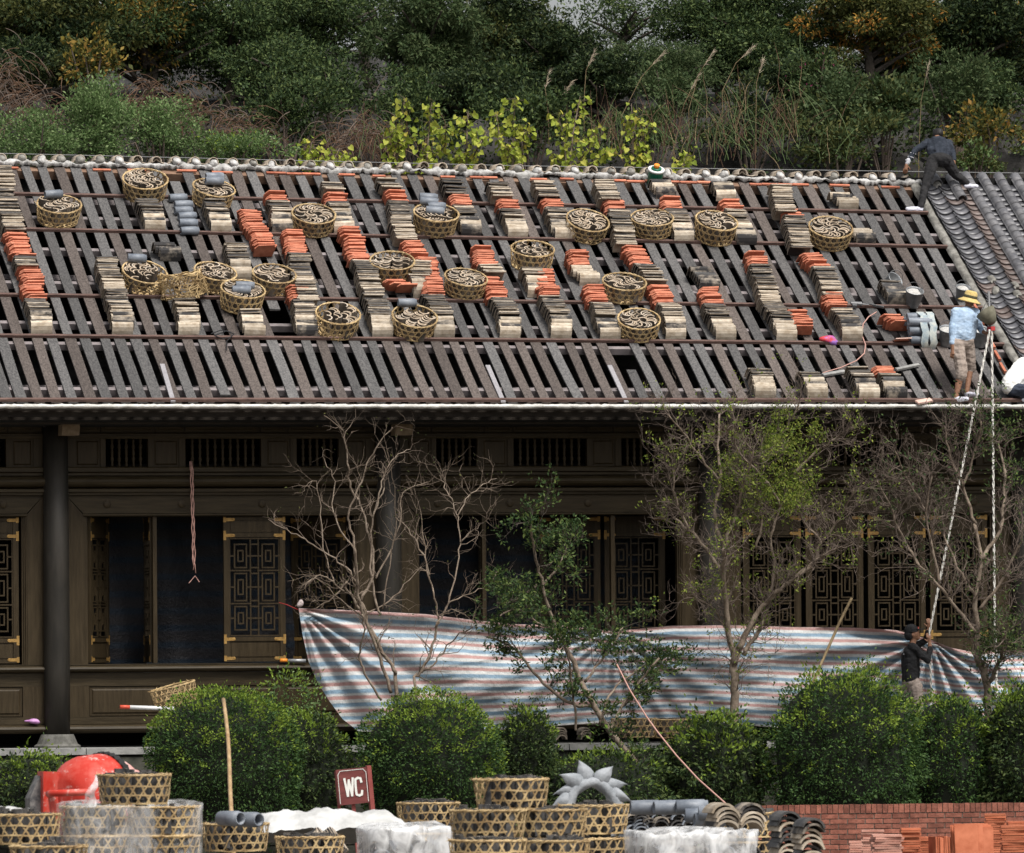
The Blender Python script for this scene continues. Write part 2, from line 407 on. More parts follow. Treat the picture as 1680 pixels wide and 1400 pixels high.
lane = 0
rows_n = int(SL/TL)
while True:
    x = XB+.25+lane*LW
    if x > XR+2.6: break
    vis = 0
    for k in range(rows_n):
        t = k*TL/SL+.012
        if t > 1.0: continue
        a, u, n = roof_frame(x, t); c = roof(x, t)
        # skip what lies wholly outside the frame
        q = c-CAM; sx = 840+F_PX*q.dot(cam_r)/q.dot(fwd)
        br = (lane == 2 and k > 4) or R.random() < .06
        uu = (u*cos(-.14)+n*sin(-.14)); nn = a.cross(uu)
        f = frame(c+n*(.2+R.uniform(-.006, .006))+a*R.uniform(-.006, .006), a, uu, nn) @ Matrix.Rotation(R.uniform(-.025, .025), 4, 'Z')
        if sx > 1740: far_add(pt_me[0], f); continue
        link('pan_tile', pt_me[2] if br else pt_me[0], tiling, f)
    x2 = x+LW/2
    k0 = 0 if lane >= 2 else (rows_n if lane == 0 else rows_n-3)
    for k in range(k0, rows_n+1):
        t = k*.2/SL+.01 if lane >= 2 else k*TL/SL
        if t > 1.01: continue
        a, u, n = roof_frame(x2, t); c = roof(x2, t); q = c-CAM
        uu = (u*cos(-.05)+n*sin(-.05)); nn = a.cross(uu)
        if 840+F_PX*q.dot(cam_r)/q.dot(fwd) > 1730: far_add(cv_me, frame(c+n*.075, a, uu, nn)); continue
        link('cover_tile', cv_me, tiling, frame(c+n*(.075+R.uniform(-.004, .004)), a, uu, nn))
    lane += 1
fo = far_mb.build('further_tiles', M['pan'], tiling, smooth=True); fo['kind'] = 'stuff'
# mortar lumps waiting for the next cover row
lm2 = [lump_mesh('bedding_mortar', (.055, .11, .045), 20+s*1.3, M['mortar_dirty'], 18, 12, .9) for s in range(4)]
for px, py in ((1626, 462), (1632, 478), (1664, 472), (1668, 486), (1536, 306), (1530, 300), (1566, 308)):
    xx, t = roofxt(px, py, .05); a, u, n = roof_frame(xx, t)
    link('bedding_mortar', R.choice(lm2), tiling, frame(roof(xx, t, .07), a, u, n))
# brick-red edge stones beside the strip at the bottom
for k in range(6):
    xx, t = roofxt(1600+k*9, 505+k*20, .03)
    a, u, n = roof_frame(xx, t); mb = MB(); mb.box(-.02, .02, -.15, .15, -.03, .012)
    mb.build('edge_brick', M['tile_red'], tiling, M=frame(roof(xx, t, .05), a, u, n))

# ------------------------------------------------------------------ front: columns, beams, panels
ZF = lambda y: aty(400, y, 0).z
XF = lambda x: aty(x, 900, 0).x
COLX = [-6.95, -1.93, 3.03, 7.93]; CR = .192
for cx in COLX:
    m = MB(); m.lathe([(CR*.98, .2), (CR, 1.2), (CR, 2.6), (CR*.94, ZE-.25)], 28, (cx, -.12, 0)); m.build('column', M['column'], hall, smooth=True)
    m = MB()
    m.lathe([(.34, 0), (.345, .03), (.3, .06), (.24, .2)], 24, (cx, -.12, .005)); m.build('column_base', M['base_stone'], hall, smooth=False)
    m = MB(); z = ZF(716)
    m.prism([(-.13, .0), (-.12, .16), (-.03, .24), (.13, .23), (.14, .12), (.13, 0)], -.6, -.2, lambda u, v, h: (cx+.13+u, h, z+v))
    m.build('beam_end', M['endwood'], hall)
def molding(mb, x0, x1, prof):
    """prof: list of (y,z) front profile, extruded in X"""
    n = len(prof); rows = [[(x, y, z) for y, z in prof] for x in (x0, x1)]
    b = mb.quad_grid(rows, 0, True); mb.f += [tuple(b+i for i in range(n)), tuple(b+n+i for i in range(n))[::-1]]; mb.m += [0, 0]
def torus_prof(z0, z1, d, back=.05, k=7):
    c = (z0+z1)/2; h = (z1-z0)/2
    return [(back, z0)]+[(-d*cos(pi*(i/(k-1)-.5)), c+h*sin(pi*(i/(k-1)-.5))) for i in range(k)]+[(back, z1)]
def panel(name, x0, x1, z0, z1, mt, fr=.035, y=0.0, rec=.02, th=.05):
    """framed board: raised frame edge, groove, raised field"""
    m = MB(); m.box(x0, x1, y+rec, y+rec+th, z0, z1)
    g = .012; g = .028; d_ = .016; b_ = len(m.v); a_ = [(x0+g, z0+g), (x1-g, z0+g), (x1-g, z1-g), (x0+g, z1-g)]; q_ = .022
    m.hexa([(u, y+rec+.001, v) for u, v in a_]+[(x0+g+q_, y+rec-d_, z0+g+q_), (x1-g-q_, y+rec-d_, z0+g+q_), (x1-g-q_, y+rec-d_, z1-g-q_), (x0+g+q_, y+rec-d_, z1-g-q_)])
    return m.build(name, mt, hall)
def baluster_me():
    mb = MB(); h = ZF(720)-ZF(766)
    pr = [(.016, 0), (.02, .05), (.02, .1), (.012, .14), (.022, .24), (.026, .3), (.013, .38), (.02, .44), (.02, .56), (.013, .62), (.026, .7), (.022, .76), (.012, .86), (.02, .9), (.02, .95), (.016, 1)]
    mb.lathe([(r*1.15, z*h) for r, z in pr], 10); return mb.mesh('baluster', M['wood'], True)
BAL = baluster_me()
m = MB(); hw = .01
# --- lattice pattern for one shutter: rectangles of bars in a unit field (u 0..1, v 0..1)
LAT = []
def rect(u0, u1, v0, v1): LAT.extend([(u0, u1, v0, v0), (u0, u1, v1, v1), (u0, u0, v0, v1), (u1, u1, v0, v1)])
rect(.0, 1, 0, 1); rect(.42, .58, 0, 1)
for (v0, v1) in ((.06, .30), (.36, .64), (.70, .94)):
    for s in (0, 1):
        f = (lambda u: u) if s == 0 else (lambda u: 1-u)
        a, b_ = sorted((f(.10), f(.34))); rect(a, b_, v0, v1)
        a, b_ = sorted((f(.17), f(.27))); rect(a, b_, v0+.065, v1-.065)
        for vv in ((v0+v1)/2,):
            LAT.append((min(f(0), f(.10)), max(f(0), f(.10)), vv, vv)); LAT.append((min(f(.34), f(.42)), max(f(.34), f(.42)), vv, vv))
    LAT.append((.42, .58, (v0+v1)/2, (v0+v1)/2)); LAT.append((.42, .58, v0, v0)); LAT.append((.42, .58, v1, v1))
for vv in (.33, .67): LAT += [(0, .42, vv, vv), (.58, 1, vv, vv)]
BAR_ME = {}
def bar_mesh(L, along):
    key = (round(L, 2), along)
    if key not in BAR_ME:
        mb = MB(); w = .011
        if along == 'x': mb.box(-L/2, L/2, -.014, .014, -w, w)
        else: mb.box(-w, w, -.0125, .0125, -L/2, L/2)
        BAR_ME[key] = mb.mesh('lattice_bar', M['wood'])
    return BAR_ME[key]
def shutter(x0, x1, z0, z1, rot=0.0, hinge='l', hy=.06, depth=0.0, brass=True, detail=True):
    """one leaf; rot about its hinge edge, swung inwards. local x 0..w, y = depth, z"""
    w = x1-x0; h = z1-z0; s = .085
    Mx = Matrix.Translation(((x0 if hinge == 'l' else x1), hy+depth, z0)) @ Matrix.Rotation(rot, 4, 'Z')
    sg = 1 if hinge == 'l' else -1
    X = lambda a, b: (min(sg*a, sg*b), max(sg*a, sg*b))
    m = MB()
    m.box(*X(.006, s), -.025, .025, 0, h); m.box(*X(w-s, w-.006), -.025, .025, 0, h)
    zt, zb = h*.86, h*.17
    for a, b in ((0, .05), (zb-.06, zb), (zt, zt+.05), (h-.045, h)): m.box(*X(s, w-s), -.024, .024, a, b)
    o = m.build('shutter', M['wood'], hall, M=Mx)
    for a, b in ((.05, zb-.06), (zt+.05, h-.045)):
        m = MB(); m.box(*X(s, w-s), -.006, .012, a, b); m.box(*X(s+.03, w-s-.03), -.016, -.005, a+.025, b-.025); m.build('shutter_panel', M['wood'], o)
    fx0, fx1, fz0, fz1 = s+.012, w-s-.012, zb+.02, zt-.02
    if detail:
        for (u0, u1, v0, v1) in LAT:
            ux = sg*(fx0+(fx1-fx0)*(u0+u1)/2); vz = fz0+(fz1-fz0)*(v0+v1)/2
            if u0 != u1: me = bar_mesh((u1-u0)*(fx1-fx0)+.02, 'x')
            else: me = bar_mesh((v1-v0)*(fz1-fz0)+.02, 'z')
            link('lattice_bar', me, o, Matrix.Translation((ux, 0, vz)))
    if brass:
        for zc, full in ((zt+.025, 1), (zb-.03, 1), (h-.04, 0), (.05, 0)):
            for e in ((0, 1) if detail else (0,)):
                m = MB(); q = lambda a: sg*(a if e == 0 else w-a)
                for a, b, c, d in ((.0, .042, -.07 if full else -.04, .07 if full else .04), (.0, .15, -.024, .024)):
                    xs = sorted((q(a+.002), q(b))); m.box(xs[0], xs[1], -.031 if c < -.035 else -.029, -.0255, zc+c, zc+d)
                m.ellipsoid((q(.155), -.027, zc), (.024, .004, .024), 8, 6)
                m.build('hinge_plate', M['brass'], o)
    return o

zo0, zo1 = ZF(1088), ZF(847)
def bay(c0, c1, plan, xclip0=None):
    x0, x1 = c0+CR-.02, c1-CR+.02; mid = (x0+x1)/2; w = x1-x0
    # backing wall pieces
    m = MB(); m.box(x0, x1, .02, .12, ZF(712), ZE-.28); m.build('frieze_board', M['wood_h'], hall)
    for fx0, fx1 in ((.03, .11), (.115, .28), (.29, .38), (.385, .62), (.63, .71), (.72, .885), (.89, .97)):
        panel('frieze_panel', x0+fx0*w, x0+fx1*w, ZF(709), ZF(693), M['wood_h'], rec=-.005, th=.02)
    m = MB(); molding(m, x0, x1, [(.1, ZF(720)), (-.03, ZF(720)), (-.04, ZF(717)), (-.04, ZF(712)), (-.02, ZF(710)), (.1, ZF(710))]); m.build('rail_moulding', M['wood_h'], hall)
    # baluster row: solid panels and three grilles
    spans = [('p', .03, .112), ('g', .128, .265), ('p', .28, .365), ('g', .385, .63), ('p', .645, .725), ('g', .745, .882), ('p', .9, .97)]
    zb0, zb1 = ZF(766), ZF(720); prev = 0
    for k, a, b in spans:
        m = MB(); m.box(x0+prev*w, x0+a*w, -.01, .1, zb0, zb1); m.build('frieze_post', M['wood'], hall); prev = b
        if k == 'p': panel('frieze_panel', x0+a*w, x0+b*w, zb0, zb1, M['wood'], rec=.015)
        else:
            n = round((b-a)*w/.112)-1
            for i in range(n):
                link('baluster', BAL, hall, Matrix.Translation((x0+a*w+(b-a)*w*(i+1)/(n+1), .04, zb0)))
    m = MB(); m.box(x0+prev*w, x1, -.01, .1, zb0, zb1); m.build('frieze_post', M['wood'], hall)
    m = MB()
    molding(m, x0, x1, [(.1, ZF(780)), (-.05, ZF(780)), (-.05, ZF(776)), (-.1, ZF(774)), (-.1, ZF(768)), (-.08, ZF(766)), (.1, ZF(766))])
    m.build('ledge', M['wood_h'], hall)
    m = MB(); molding(m, x0-.05, x1+.05, torus_prof(ZF(801), ZF(780.5), .19, .1, 9)); m.build('cornice', M['wood_h'], hall, smooth=False)
    m = MB(); molding(m, x0, x1, [(.1, ZF(812)), (-.1, ZF(812)), (-.1, ZF(808)), (-.15, ZF(807)), (-.15, ZF(802.5)), (-.12, ZF(801.5)), (.1, ZF(801.5))]); m.build('cornice_fillet', M['wood_h'], hall)
    # window frame: lintel, stiles (mitred look), mouldings
    sw = .31
    m = MB(); m.prism([(x0, ZF(812.5)), (x1, ZF(812.5)), (x1-sw*.82, zo1+.045), (x0+sw*.82, zo1+.045)], -.045, .12, lambda u, v, h: (u, h, v)); m.build('lintel', M['wood_h'], hall)
    for s in (0, 1):
        a = x0 if s == 0 else x1; d = 1 if s == 0 else -1
        m = MB(); m.prism([(a, ZF(813)), (a+d*sw*.8, zo1+.03), (a+d*sw*.8, zo0), (a, zo0)][::d], -.04, .12, lambda u, v, h: (u, h, v)); m.build('stile', M['wood'], hall)
        for i in range(3):
            q = a+d*(sw*.8+i*.026); m = MB(); m.box(min(q, q+d*.022), max(q, q+d*.022), -.03+i*.02, .12, zo0, zo1+.02-i*.012); m.build('stile_moulding', M['wood'], hall)
    m = MB(); molding(m, x0+sw*.8, x1-sw*.8, [(.1, zo1+.0), (-.04, zo1+.0), (-.06, zo1+.015), (-.06, zo1+.035), (-.03, zo1+.044), (.1, zo1+.044)]); m.build('lintel_moulding', M['wood_h'], hall)
    for q in (.13, .37, .63, .87):
        m = MB(); m.lathe([(.058, 0), (.058, .012), (.04, .02), (.044, .03), (.02, .034)], 16, (x0+q*w, -.045, ZF(827)), Matrix.Rotation(pi/2, 4, 'X')); m.build('boss', M['wood'], hall)
    # sill and lower wall
    m = MB(); molding(m, x0-.04, x1+.04, torus_prof(ZF(1102), ZF(1090), .15, .1)); m.build('sill', M['wood_h'], hall)
    m = MB(); m.box(x0, x1, -.06, .12, ZF(1090)+.002, zo0); m.build('sill_fillet', M['wood_h'], hall)
    m = MB(); m.box(x0, x1, .0, .12, ZF(1186), ZF(1102.5))
    m.box(x0, x1, -.04, .0, ZF(1124), ZF(1102.5)); m.box(x0, x1, -.04, .0, ZF(1186), ZF(1174)); lw = m.build('lower_wall', M['wood_h'], hall)
    pw = [(0, .07), (.3, .335), (.5-.015, .515), (.665, .7), (.93, 1)]
    for a, b in pw:
        m = MB(); m.box(x0+a*w, x0+b*w, -.039, 0.001, ZF(1174), ZF(1124)); m.build('lower_post', M['wood'], hall)
    for (a, b), (c, d) in zip(pw, pw[1:]):
        panel('lower_panel', x0+b*w+.01, x0+c*w-.01, ZF(1173)+.005, ZF(1125)-.005, M['wood'], y=-.032, rec=.008, th=.03)
    m = MB(); molding(m, x0-.04, x1+.04, torus_prof(ZF(1201), ZF(1186.5), .17, .1)); m.build('base_moulding', M['wood_h'], hall)
    # leaves
    ox0, ox1 = x0+sw*.8+.078, x1-sw*.8-.078; lw_ = (ox1-ox0)/4
    for i in (1, 2, 3):
        if plan.get('mull', '')[i-1:i] == '|':
            m = MB(); m.box(ox0+lw_*i-.03, ox0+lw_*i+.03, -.0, .1, zo0+.01, zo1-.0); m.build('mullion', M['wood'], hall)
    for i, (kind, hinge, ang, dep) in enumerate(plan['leaves']):
        if kind == '-': continue
        if kind == 'x': i -= 1      # leaf hung on the mullion of the opening before
        a, b = ox0+lw_*i+.032, ox0+lw_*(i+1)-.032
        sg = 1 if hinge == 'l' else -1
        shutter(a, b, zo0+.02, zo1-.01, sg*radians(ang), hinge, hy=.05+dep, brass=True)
bay(COLX[0], COLX[1], dict(mull='|  ', leaves=[('s','l',62,.02), ('x','r',96,.06), ('s','l',0,0), ('s','r',42,.3)]))
bay(COLX[1], COLX[2], dict(mull='| |', leaves=[('-','l',0,0), ('s','l',80,.1), ('s','r',20,.55), ('s','r',10,.5)]))
bay(COLX[2], COLX[3], dict(mull='', leaves=[('s','l',0,0), ('s','r',0,0), ('s','l',0,0), ('s','r',0,0)]))
bay(COLX[0]-4.98, COLX[0], dict(mull='   ', leaves=[('-','l',0,0), ('-','l',0,0), ('-','r',0,0), ('s','r',0,0)]))
bay(COLX[3], COLX[3]+4.9, dict(mull='   ', leaves=[('s','l',0,0), ('-','l',0,0), ('-','r',0,0), ('-','r',0,0)]))
# closed, unlit room behind the openings
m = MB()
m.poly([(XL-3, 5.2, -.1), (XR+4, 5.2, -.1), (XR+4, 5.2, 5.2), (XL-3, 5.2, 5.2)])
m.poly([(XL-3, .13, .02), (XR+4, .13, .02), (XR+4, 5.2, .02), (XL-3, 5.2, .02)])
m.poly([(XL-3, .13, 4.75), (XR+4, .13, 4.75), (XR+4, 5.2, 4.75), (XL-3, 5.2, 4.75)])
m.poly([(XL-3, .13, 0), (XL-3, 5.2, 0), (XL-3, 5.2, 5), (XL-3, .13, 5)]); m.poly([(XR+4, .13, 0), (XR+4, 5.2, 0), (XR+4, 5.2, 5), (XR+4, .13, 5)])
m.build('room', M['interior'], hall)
# ================================================================== ground, platform
def gz(x, y):
    k = min(1, max(0, (-y-30)/14)); k = k*k*(3-2*k); return -1.75+1.02*k
m = MB(); rows = []
ys = [-400, -200, -140, -100, -80, -60]+[-50+2*i for i in range(33)]+[20, 60, 200, 900]
xs = [-900, -200, -80, -40, -24]+[-20+2.5*i for i in range(17)]+[28, 50, 90, 200, 900]
for y in ys: rows.append([(x, y, gz(x, y)+.05*mnoise.noise((x*.3, y*.3, 0))) for x in xs])
m.quad_grid(rows)
M['soil'] = mat('trodden_earth', (.09,.075,.06), .95, (.2,.175,.145), 1.2, bump=.5, bscale=6)
struct(m.build('ground', M['soil'], smooth=True))
PY = -2.15
m = MB(); m.box(-14, 16, PY+.12, .1, -1.8, -.085); plat = struct(m.build('platform', M['stone_dark']))
R = random.Random(21); x = -9.5
while x < 10.5:
    w = R.uniform(1.1, 1.7); m = MB(); m.box(x, x+w-.012, PY+R.uniform(0, .012), PY+.9, -.08, .012+R.uniform(-.004, .004)); m.box(x, x+w-.012, PY+.9+.01, .09, -.08, .008); m.build('slab', M['stone'], plat); x += w
rw = thing('retaining_wall', 'dark mossy stone retaining wall below the hall platform', 'wall', (0, PY, -1.75))
z = -1.75
for r in range(5):
    h = .33; x = -9.5-R.random()
    while x < 10.5:
        w = R.uniform(.5, .95); m = MB(); y0 = PY+.03+R.uniform(0, .035)
        m.box(x, x+w-.02, y0, PY+.119, z, z+h-.018); wobj('stone', m, M['stone_dark'], rw); x += w
    z += h
    
# ================================================================== tiles stacked on the roof
PROF = [(.1, 0), (.102, .07), (.096, .14), (.08, .2), (.05, .248), (.02, .274), (-.004, .283)]
PROF9 = [(.1, 0), (.102, .07), (.095, .14), (.078, .2), (.045, .25), (.012, .276), (-.018, .285), (-.04, .28), (-.055, .268)]
LASTP = [(.1, 0), (.1, .06), (.082, .128), (.048, .166), (.004, .178), (-.036, .165), (-.062, .125), (-.074, .065), (-.078, .002)]
def mixprof(w): return [(a[0]+(b[0]-a[0])*w, a[1]+(b[1]-a[1])*w) for a, b in zip(PROF9, LASTP)]
def profile_tile(L, prof, th, mats, edge):
    """curved tile standing on edge, axis along local X; local Y is upslope, Z off the roof; the top bends over towards the eave"""
    mb = MB(); n = len(prof)-1; rows = []
    for i, (y, z) in enumerate(prof):
        a, c = prof[max(0, i-1)], prof[min(n, i+1)]; dy, dz = c[0]-a[0], c[1]-a[1]; l = sqrt(dy*dy+dz*dz); ny, nz_ = -dz/l*th, dy/l*th
        rows.append([(-L/2, y, z), (L/2, y, z), (L/2, y+ny, z+nz_), (-L/2, y+ny, z+nz_)])
    b = mb.quad_grid(rows, 0, True); mb.f += [(b, b+1, b+2, b+3), (b+n*4+3, b+n*4+2, b+n*4+1, b+n*4)]; mb.m += [0, 1]
    for i in range(n): mb.m[4*i+1] = mb.m[4*i+3] = 1
    return mb.mesh('tile', [mats, edge], False)
T_ME = {k: [profile_tile(.318+d, PROF, .014, M[k], M['tile_rim']) for d in (-.012, 0, .012)] for k in ('tile_cream', 'tile_smoke', 'tile_black')}
T_END = {k: [profile_tile(.318, mixprof(w), .014, M[k], M['tile_rim']) for w in (1, .8, .62, .45, .3, .18)] for k in T_ME}
def flat_tile(sk, h):
    mb = MB(); w, t = .145, .012
    pts = [(-w-.012+sk, 0), (w+sk, 0), (w, h), (-w+.035, h), (-w-.02, h*.72)]
    mb.prism(pts, -t, t, lambda u, v, q: (u, .06+q-.1*v, v)); return mb.mesh('tile', M['tile_red'])
T_RED = [flat_tile(s_, h) for s_, h in ((-.02, .23), (0, .25), (.015, .22), (.0, .21))]
PIPE = None
def pipe_me():
    mb = MB(); L = .28; n = 12; rows = []
    for r, x in ((.055, -L/2), (.062, -L/2+.005), (.066, 0), (.066, L/2-.03), (.058, L/2-.028), (.058, L/2), (.046, L/2), (.046, -L/2), (.055, -L/2)):
        rows.append([(x, r*cos(2*pi*k/n), r*sin(2*pi*k/n)) for k in range(n)])
    mb.quad_grid(rows, 0, True); return mb.mesh('roll_tile', M['tile_grey'], True)
PIPE = pipe_me()
STACKS = [ # x top, y top, x bottom, y bottom, kind
 (4,268,8,316,'c'),(12,318,25,372,'d'),(22,374,42,415,'r'),(40,416,46,432,'d'),(48,432,60,484,'r'),(56,486,70,550,'d'),
 (240,322,254,382,'d'),(350,325,363,385,'d'),(408,338,436,428,'r'),(172,418,187,472,'d'),(188,470,203,551,'d'),(271,397,280,430,'b'),
 (304,488,310,551,'c'),(380,395,398,462,'d'),(412,505,418,555,'c'),(452,310,457,325,'r'),(456,326,463,386,'d'),(543,296,548,309,'c'),(548,310,553,327,'r'),
 (552,328,564,385,'d'),(478,372,490,412,'r'),(488,413,508,490,'d'),(488,464,497,488,'r'),(494,489,505,556,'d'),(574,366,592,421,'r'),(594,422,612,478,'d'),
 (611,479,626,555,'d'),(635,293,645,304,'c'),(648,305,655,325,'r'),(653,326,666,388,'d'),(675,391,690,412,'r'),(688,425,694,490,'c'),(698,414,716,478,'r'),
 (710,479,730,556,'d'),(650,459,662,488,'r'),(740,292,748,313,'b'),(752,314,758,333,'r'),(760,334,772,390,'d'),(790,401,800,430,'r'),(803,431,810,446,'c'),
 (803,447,817,482,'r'),(822,484,838,556,'d'),(815,297,826,318,'c'),(829,319,838,338,'r'),(834,339,850,394,'d'),(891,294,901,320,'c'),(903,320,910,334,'r'),
 (909,336,925,396,'d'),(992,292,1001,325,'c'),(1006,321,1012,342,'r'),(1013,340,1030,397,'d'),(1081,290,1092,328,'c'),(1099,319,1105,337,'r'),(1107,339,1122,400,'d'),
 (1182,292,1191,331,'c'),(1196,321,1203,338,'r'),(1203,339,1223,403,'d'),(945,406,952,430,'r'),(953,431,967,470,'c'),(973,462,982,491,'r'),(983,492,1001,558,'d'),
 (869,436,883,490,'c'),(891,438,902,480,'r'),(903,484,922,557,'d'),(1037,399,1055,428,'r'),(1057,429,1077,459,'d'),(1079,461,1093,492,'r'),(1094,493,1108,558,'c'),
 (1149,434,1161,478,'b'),(1165,467,1173,495,'r'),(1169,496,1188,560,'d'),(1239,411,1248,430,'r'),(1246,431,1267,494,'d'),(1265,492,1290,560,'d'),(1304,502,1318,556,'r'),
 (1330,409,1348,432,'r'),(1348,433,1368,480,'d'),(1366,477,1380,500,'r'),(1381,502,1399,562,'d'),(1281,302,1288,345,'c'),(1297,344,1304,350,'r'),(1299,350,1316,402,'d'),
 (1386,327,1393,346,'c'),(1414,375,1419,404,'c'),(1457,456,1472,502,'d'),(1461,512,1474,550,'r'),(1244,600,1258,656,'c'),(1325,605,1340,658,'d'),(1405,600,1425,658,'d'),
 (1450,599,1454,607,'r'),(1455,608,1471,658,'d')]
CNAME = {'c': 'cream curved tile', 'd': 'blackened and cream tile', 'r': 'red terracotta tile', 'b': 'black curved tile'}
ROWN = ['top roof row', 'second roof row', 'third roof row', 'fourth roof row', 'lowest roof row']
R = random.Random(5)
info = []
def continues(xb, yb): return any(abs(q[0]-xb) < 22 and -4 <= q[1]-yb <= 7 for q in STACKS)
TH = .27
for (xa, ya, xb, yb, k) in STACKS:
    con = continues(xb, yb); x0, t0 = roofxt(xa, ya, TH); x1, t1 = roofxt(xb, yb, TH if con else .0)
    if con and t0-t1 < .035: t0 = t1+.035
    row = sum(1 for q in RAIL_T if (t0+t1)/2 < q)
    info.append([x0, t0, x1, t1, k, row, con])
cnt = {}
for i in sorted(range(len(info)), key=lambda i: info[i][0]+info[i][2]):
    k, row = info[i][4:6]; c = cnt[(row, k)] = cnt.get((row, k), 0)+1; info[i].append(c)
for x0, t0, x1, t1, k, row, con, num in info:
    base = roof(x1, t1)
    lab = '%s stack, %s such from the left, %s' % (CNAME[k], ORD[num-1], ROWN[row])
    T = thing('tile_stack', lab, 'tile stack', base, 'tiles stacked on the bare roof deck')
    sp = .043 if k != 'r' else .036
    s1 = t1*SL+(.03 if con else (.085 if k != 'r' else .05)); s0 = max(t0*SL, s1+.12); N = max(4, int((s0-s1)/sp)); wob = R.uniform(0, 6); drift = 0
    for j in range(N):
        f = j/(N-1); s_ = s1+(s0-s1)*f; t = s_/SL; x = x1+(x0-x1)*f
        drift += R.gauss(0, .006); drift *= .9
        x += .012*sin(wob+j*.35)+drift+R.gauss(0, .007 if k != 'r' else .013)
        a, u, n = roof_frame(x, t)
        if k == 'c': mk = 'tile_cream' if R.random() < .7 else 'tile_smoke'
        elif k == 'b': mk = 'tile_black' if R.random() < .55 else 'tile_smoke'
        elif k == 'd':
            q = R.random()
            if f > .6: mk = 'tile_black' if q < .4 else ('tile_smoke' if q < .85 else 'tile_cream')
            elif f > .3: mk = 'tile_black' if q < .15 else ('tile_smoke' if q < .65 else 'tile_cream')
            else: mk = 'tile_smoke' if q < .3 else 'tile_cream'
        lean = radians(15 if con else min(15, 3*j))+R.gauss(0, .025)
        if k == 'r': lean = radians(18)+.1*sin(wob*3+j*.8)+R.gauss(0, .035)
        me = R.choice(T_RED) if k == 'r' else R.choice(T_ME[mk])
        if k != 'r' and not con and j < 6: me = T_END[mk if j else ('tile_cream' if k != 'b' and R.random() < .75 else 'tile_smoke')][j]
        rz = R.gauss(0, .025 if k != 'r' else .05)
        link('tile', me, T, Matrix.Translation(-base) @ frame(roof(x, t)+n*(.004+R.uniform(0, .006)), a, u, n) @ Matrix.Rotation(rz, 4, 'Z') @ Matrix.Rotation(R.gauss(0, .018), 4, 'Y') @ Matrix.Rotation(lean, 4, 'X') @ Matrix.Diagonal((1, 1, R.uniform(.88, 1.06), 1)))

# loose grey roll tiles in a column
for j, (px, py) in enumerate(((292,325),(301,336),(301,346),(307,355),(309,366),(311,379))):
    x, t = roofxt(px, py, .066); a, u, n = roof_frame(x, t)
    o = link('roll_tile', PIPE, None, frame(roof(x, t, .068), a, u, n) @ Matrix.Rotation(R.uniform(-.15, .15), 4, 'Z'))
    tag(o, 'grey roll tile lying between two baskets, %s from the top of six' % ORD[j], 'tile', 'loose grey roll tiles in a column')

# ================================================================== woven baskets
def strip(mb, pts, nrm, w, th):
    rows = []
    for i, p in enumerate(pts):
        d = (pts[min(i+1, len(pts)-1)]-pts[max(i-1, 0)]).normalized(); s = nrm[i].cross(d).normalized()
        rows.append([p+s*w/2+nrm[i]*th, p-s*w/2+nrm[i]*th, p-s*w/2-nrm[i]*th*.3, p+s*w/2-nrm[i]*th*.3])
    mb.quad_grid(rows, 0, True)
def weave_me(rb, rt, h, nd=20, rings=None, jit=.003, w=.0165, seed=1):
    R_ = random.Random(seed); mb = MB()
    rad = lambda f: rb+(rt-rb)*(f**.7)
    def pt(th, f, off=0):
        r = rad(f)+off; return Vector((r*cos(th), r*sin(th), h*f)), Vector((cos(th), sin(th), 0))
    def jp(p): return p+Vector((R_.gauss(0, jit), R_.gauss(0, jit), R_.gauss(0, jit)))
    d = 2*pi/nd; rm = (rb+rt)/2
    for s in (1, -1):
        for i in range(nd):
            th0 = d*(i+(0 if s > 0 else .5)); P, Nn = [], []
            for k in range(6):
                f = k/5*.98; q, nn = pt(th0+s*(h*f/1.732)/rm, f, .004*s); P.append(jp(q)); Nn.append(nn)
            strip(mb, P, Nn, w*R_.uniform(.8, 1.15), .003)
    if rings is None:
        pz = rm*d*.866; rings = [k*pz/h for k in range(0, 9) if k*pz/h < .9]; rings[0] = .03
    for f in rings:
        P, Nn = [], []
        for k in range(25):
            q, nn = pt(2*pi*k/24, f+R_.gauss(0, .01), .0); P.append(jp(q)); Nn.append(nn)
        P[-1] = P[0]; strip(mb, P, Nn, w*.95, .004)
    for k in range(9):   # bottom strips
        y = -rb+2*rb*(k+.5)/9; c = sqrt(max(0, rb*rb-y*y))
        strip(mb, [Vector((-c, y, .01)), Vector((c, y, .01))], [Vector((0, 0, 1))]*2, .02, .003); strip(mb, [Vector((y, -c, .016)), Vector((y, c, .016))], [Vector((0, 0, 1))]*2, .02, .003)
    return mb
def rim_me(r, z, seed=1, rr=.011, jit=.007):
    R_ = random.Random(seed); mb = MB()
    for c in range(3):
        pts = []
        for k in range(29):
            a = 2*pi*k/28; q = a*9+c*2*pi/3
            pts.append(Vector(((r+.008*cos(q)+R_.gauss(0, jit*.4))*cos(a), (r+.008*cos(q))*sin(a), z+.009*sin(q)+R_.gauss(0, jit*.4))))
        pts[-1] = pts[0]; mb.tube(pts, rr*.75, 5, cap=False)
    for k in range(26):    # frayed ends
        a = R_.uniform(0, 2*pi); d = Vector((cos(a), sin(a), 0))*r+Vector((0, 0, z)); e = d+Vector((R_.gauss(0, .03), R_.gauss(0, .03), R_.uniform(-.01, .035)))
        mb.tube([d, e], [.004, .002], 3, cap=False)
    return mb
RB, RT, BH = .298, .335, .27
WEAVES = [weave_me(RB, RT, BH, seed=s).mesh('weave', M['bamboo']) for s in (1, 2, 3)]
RIMS = [rim_me(RT, BH, seed=s).mesh('rim', M['bamboo']) for s in (1, 2)]
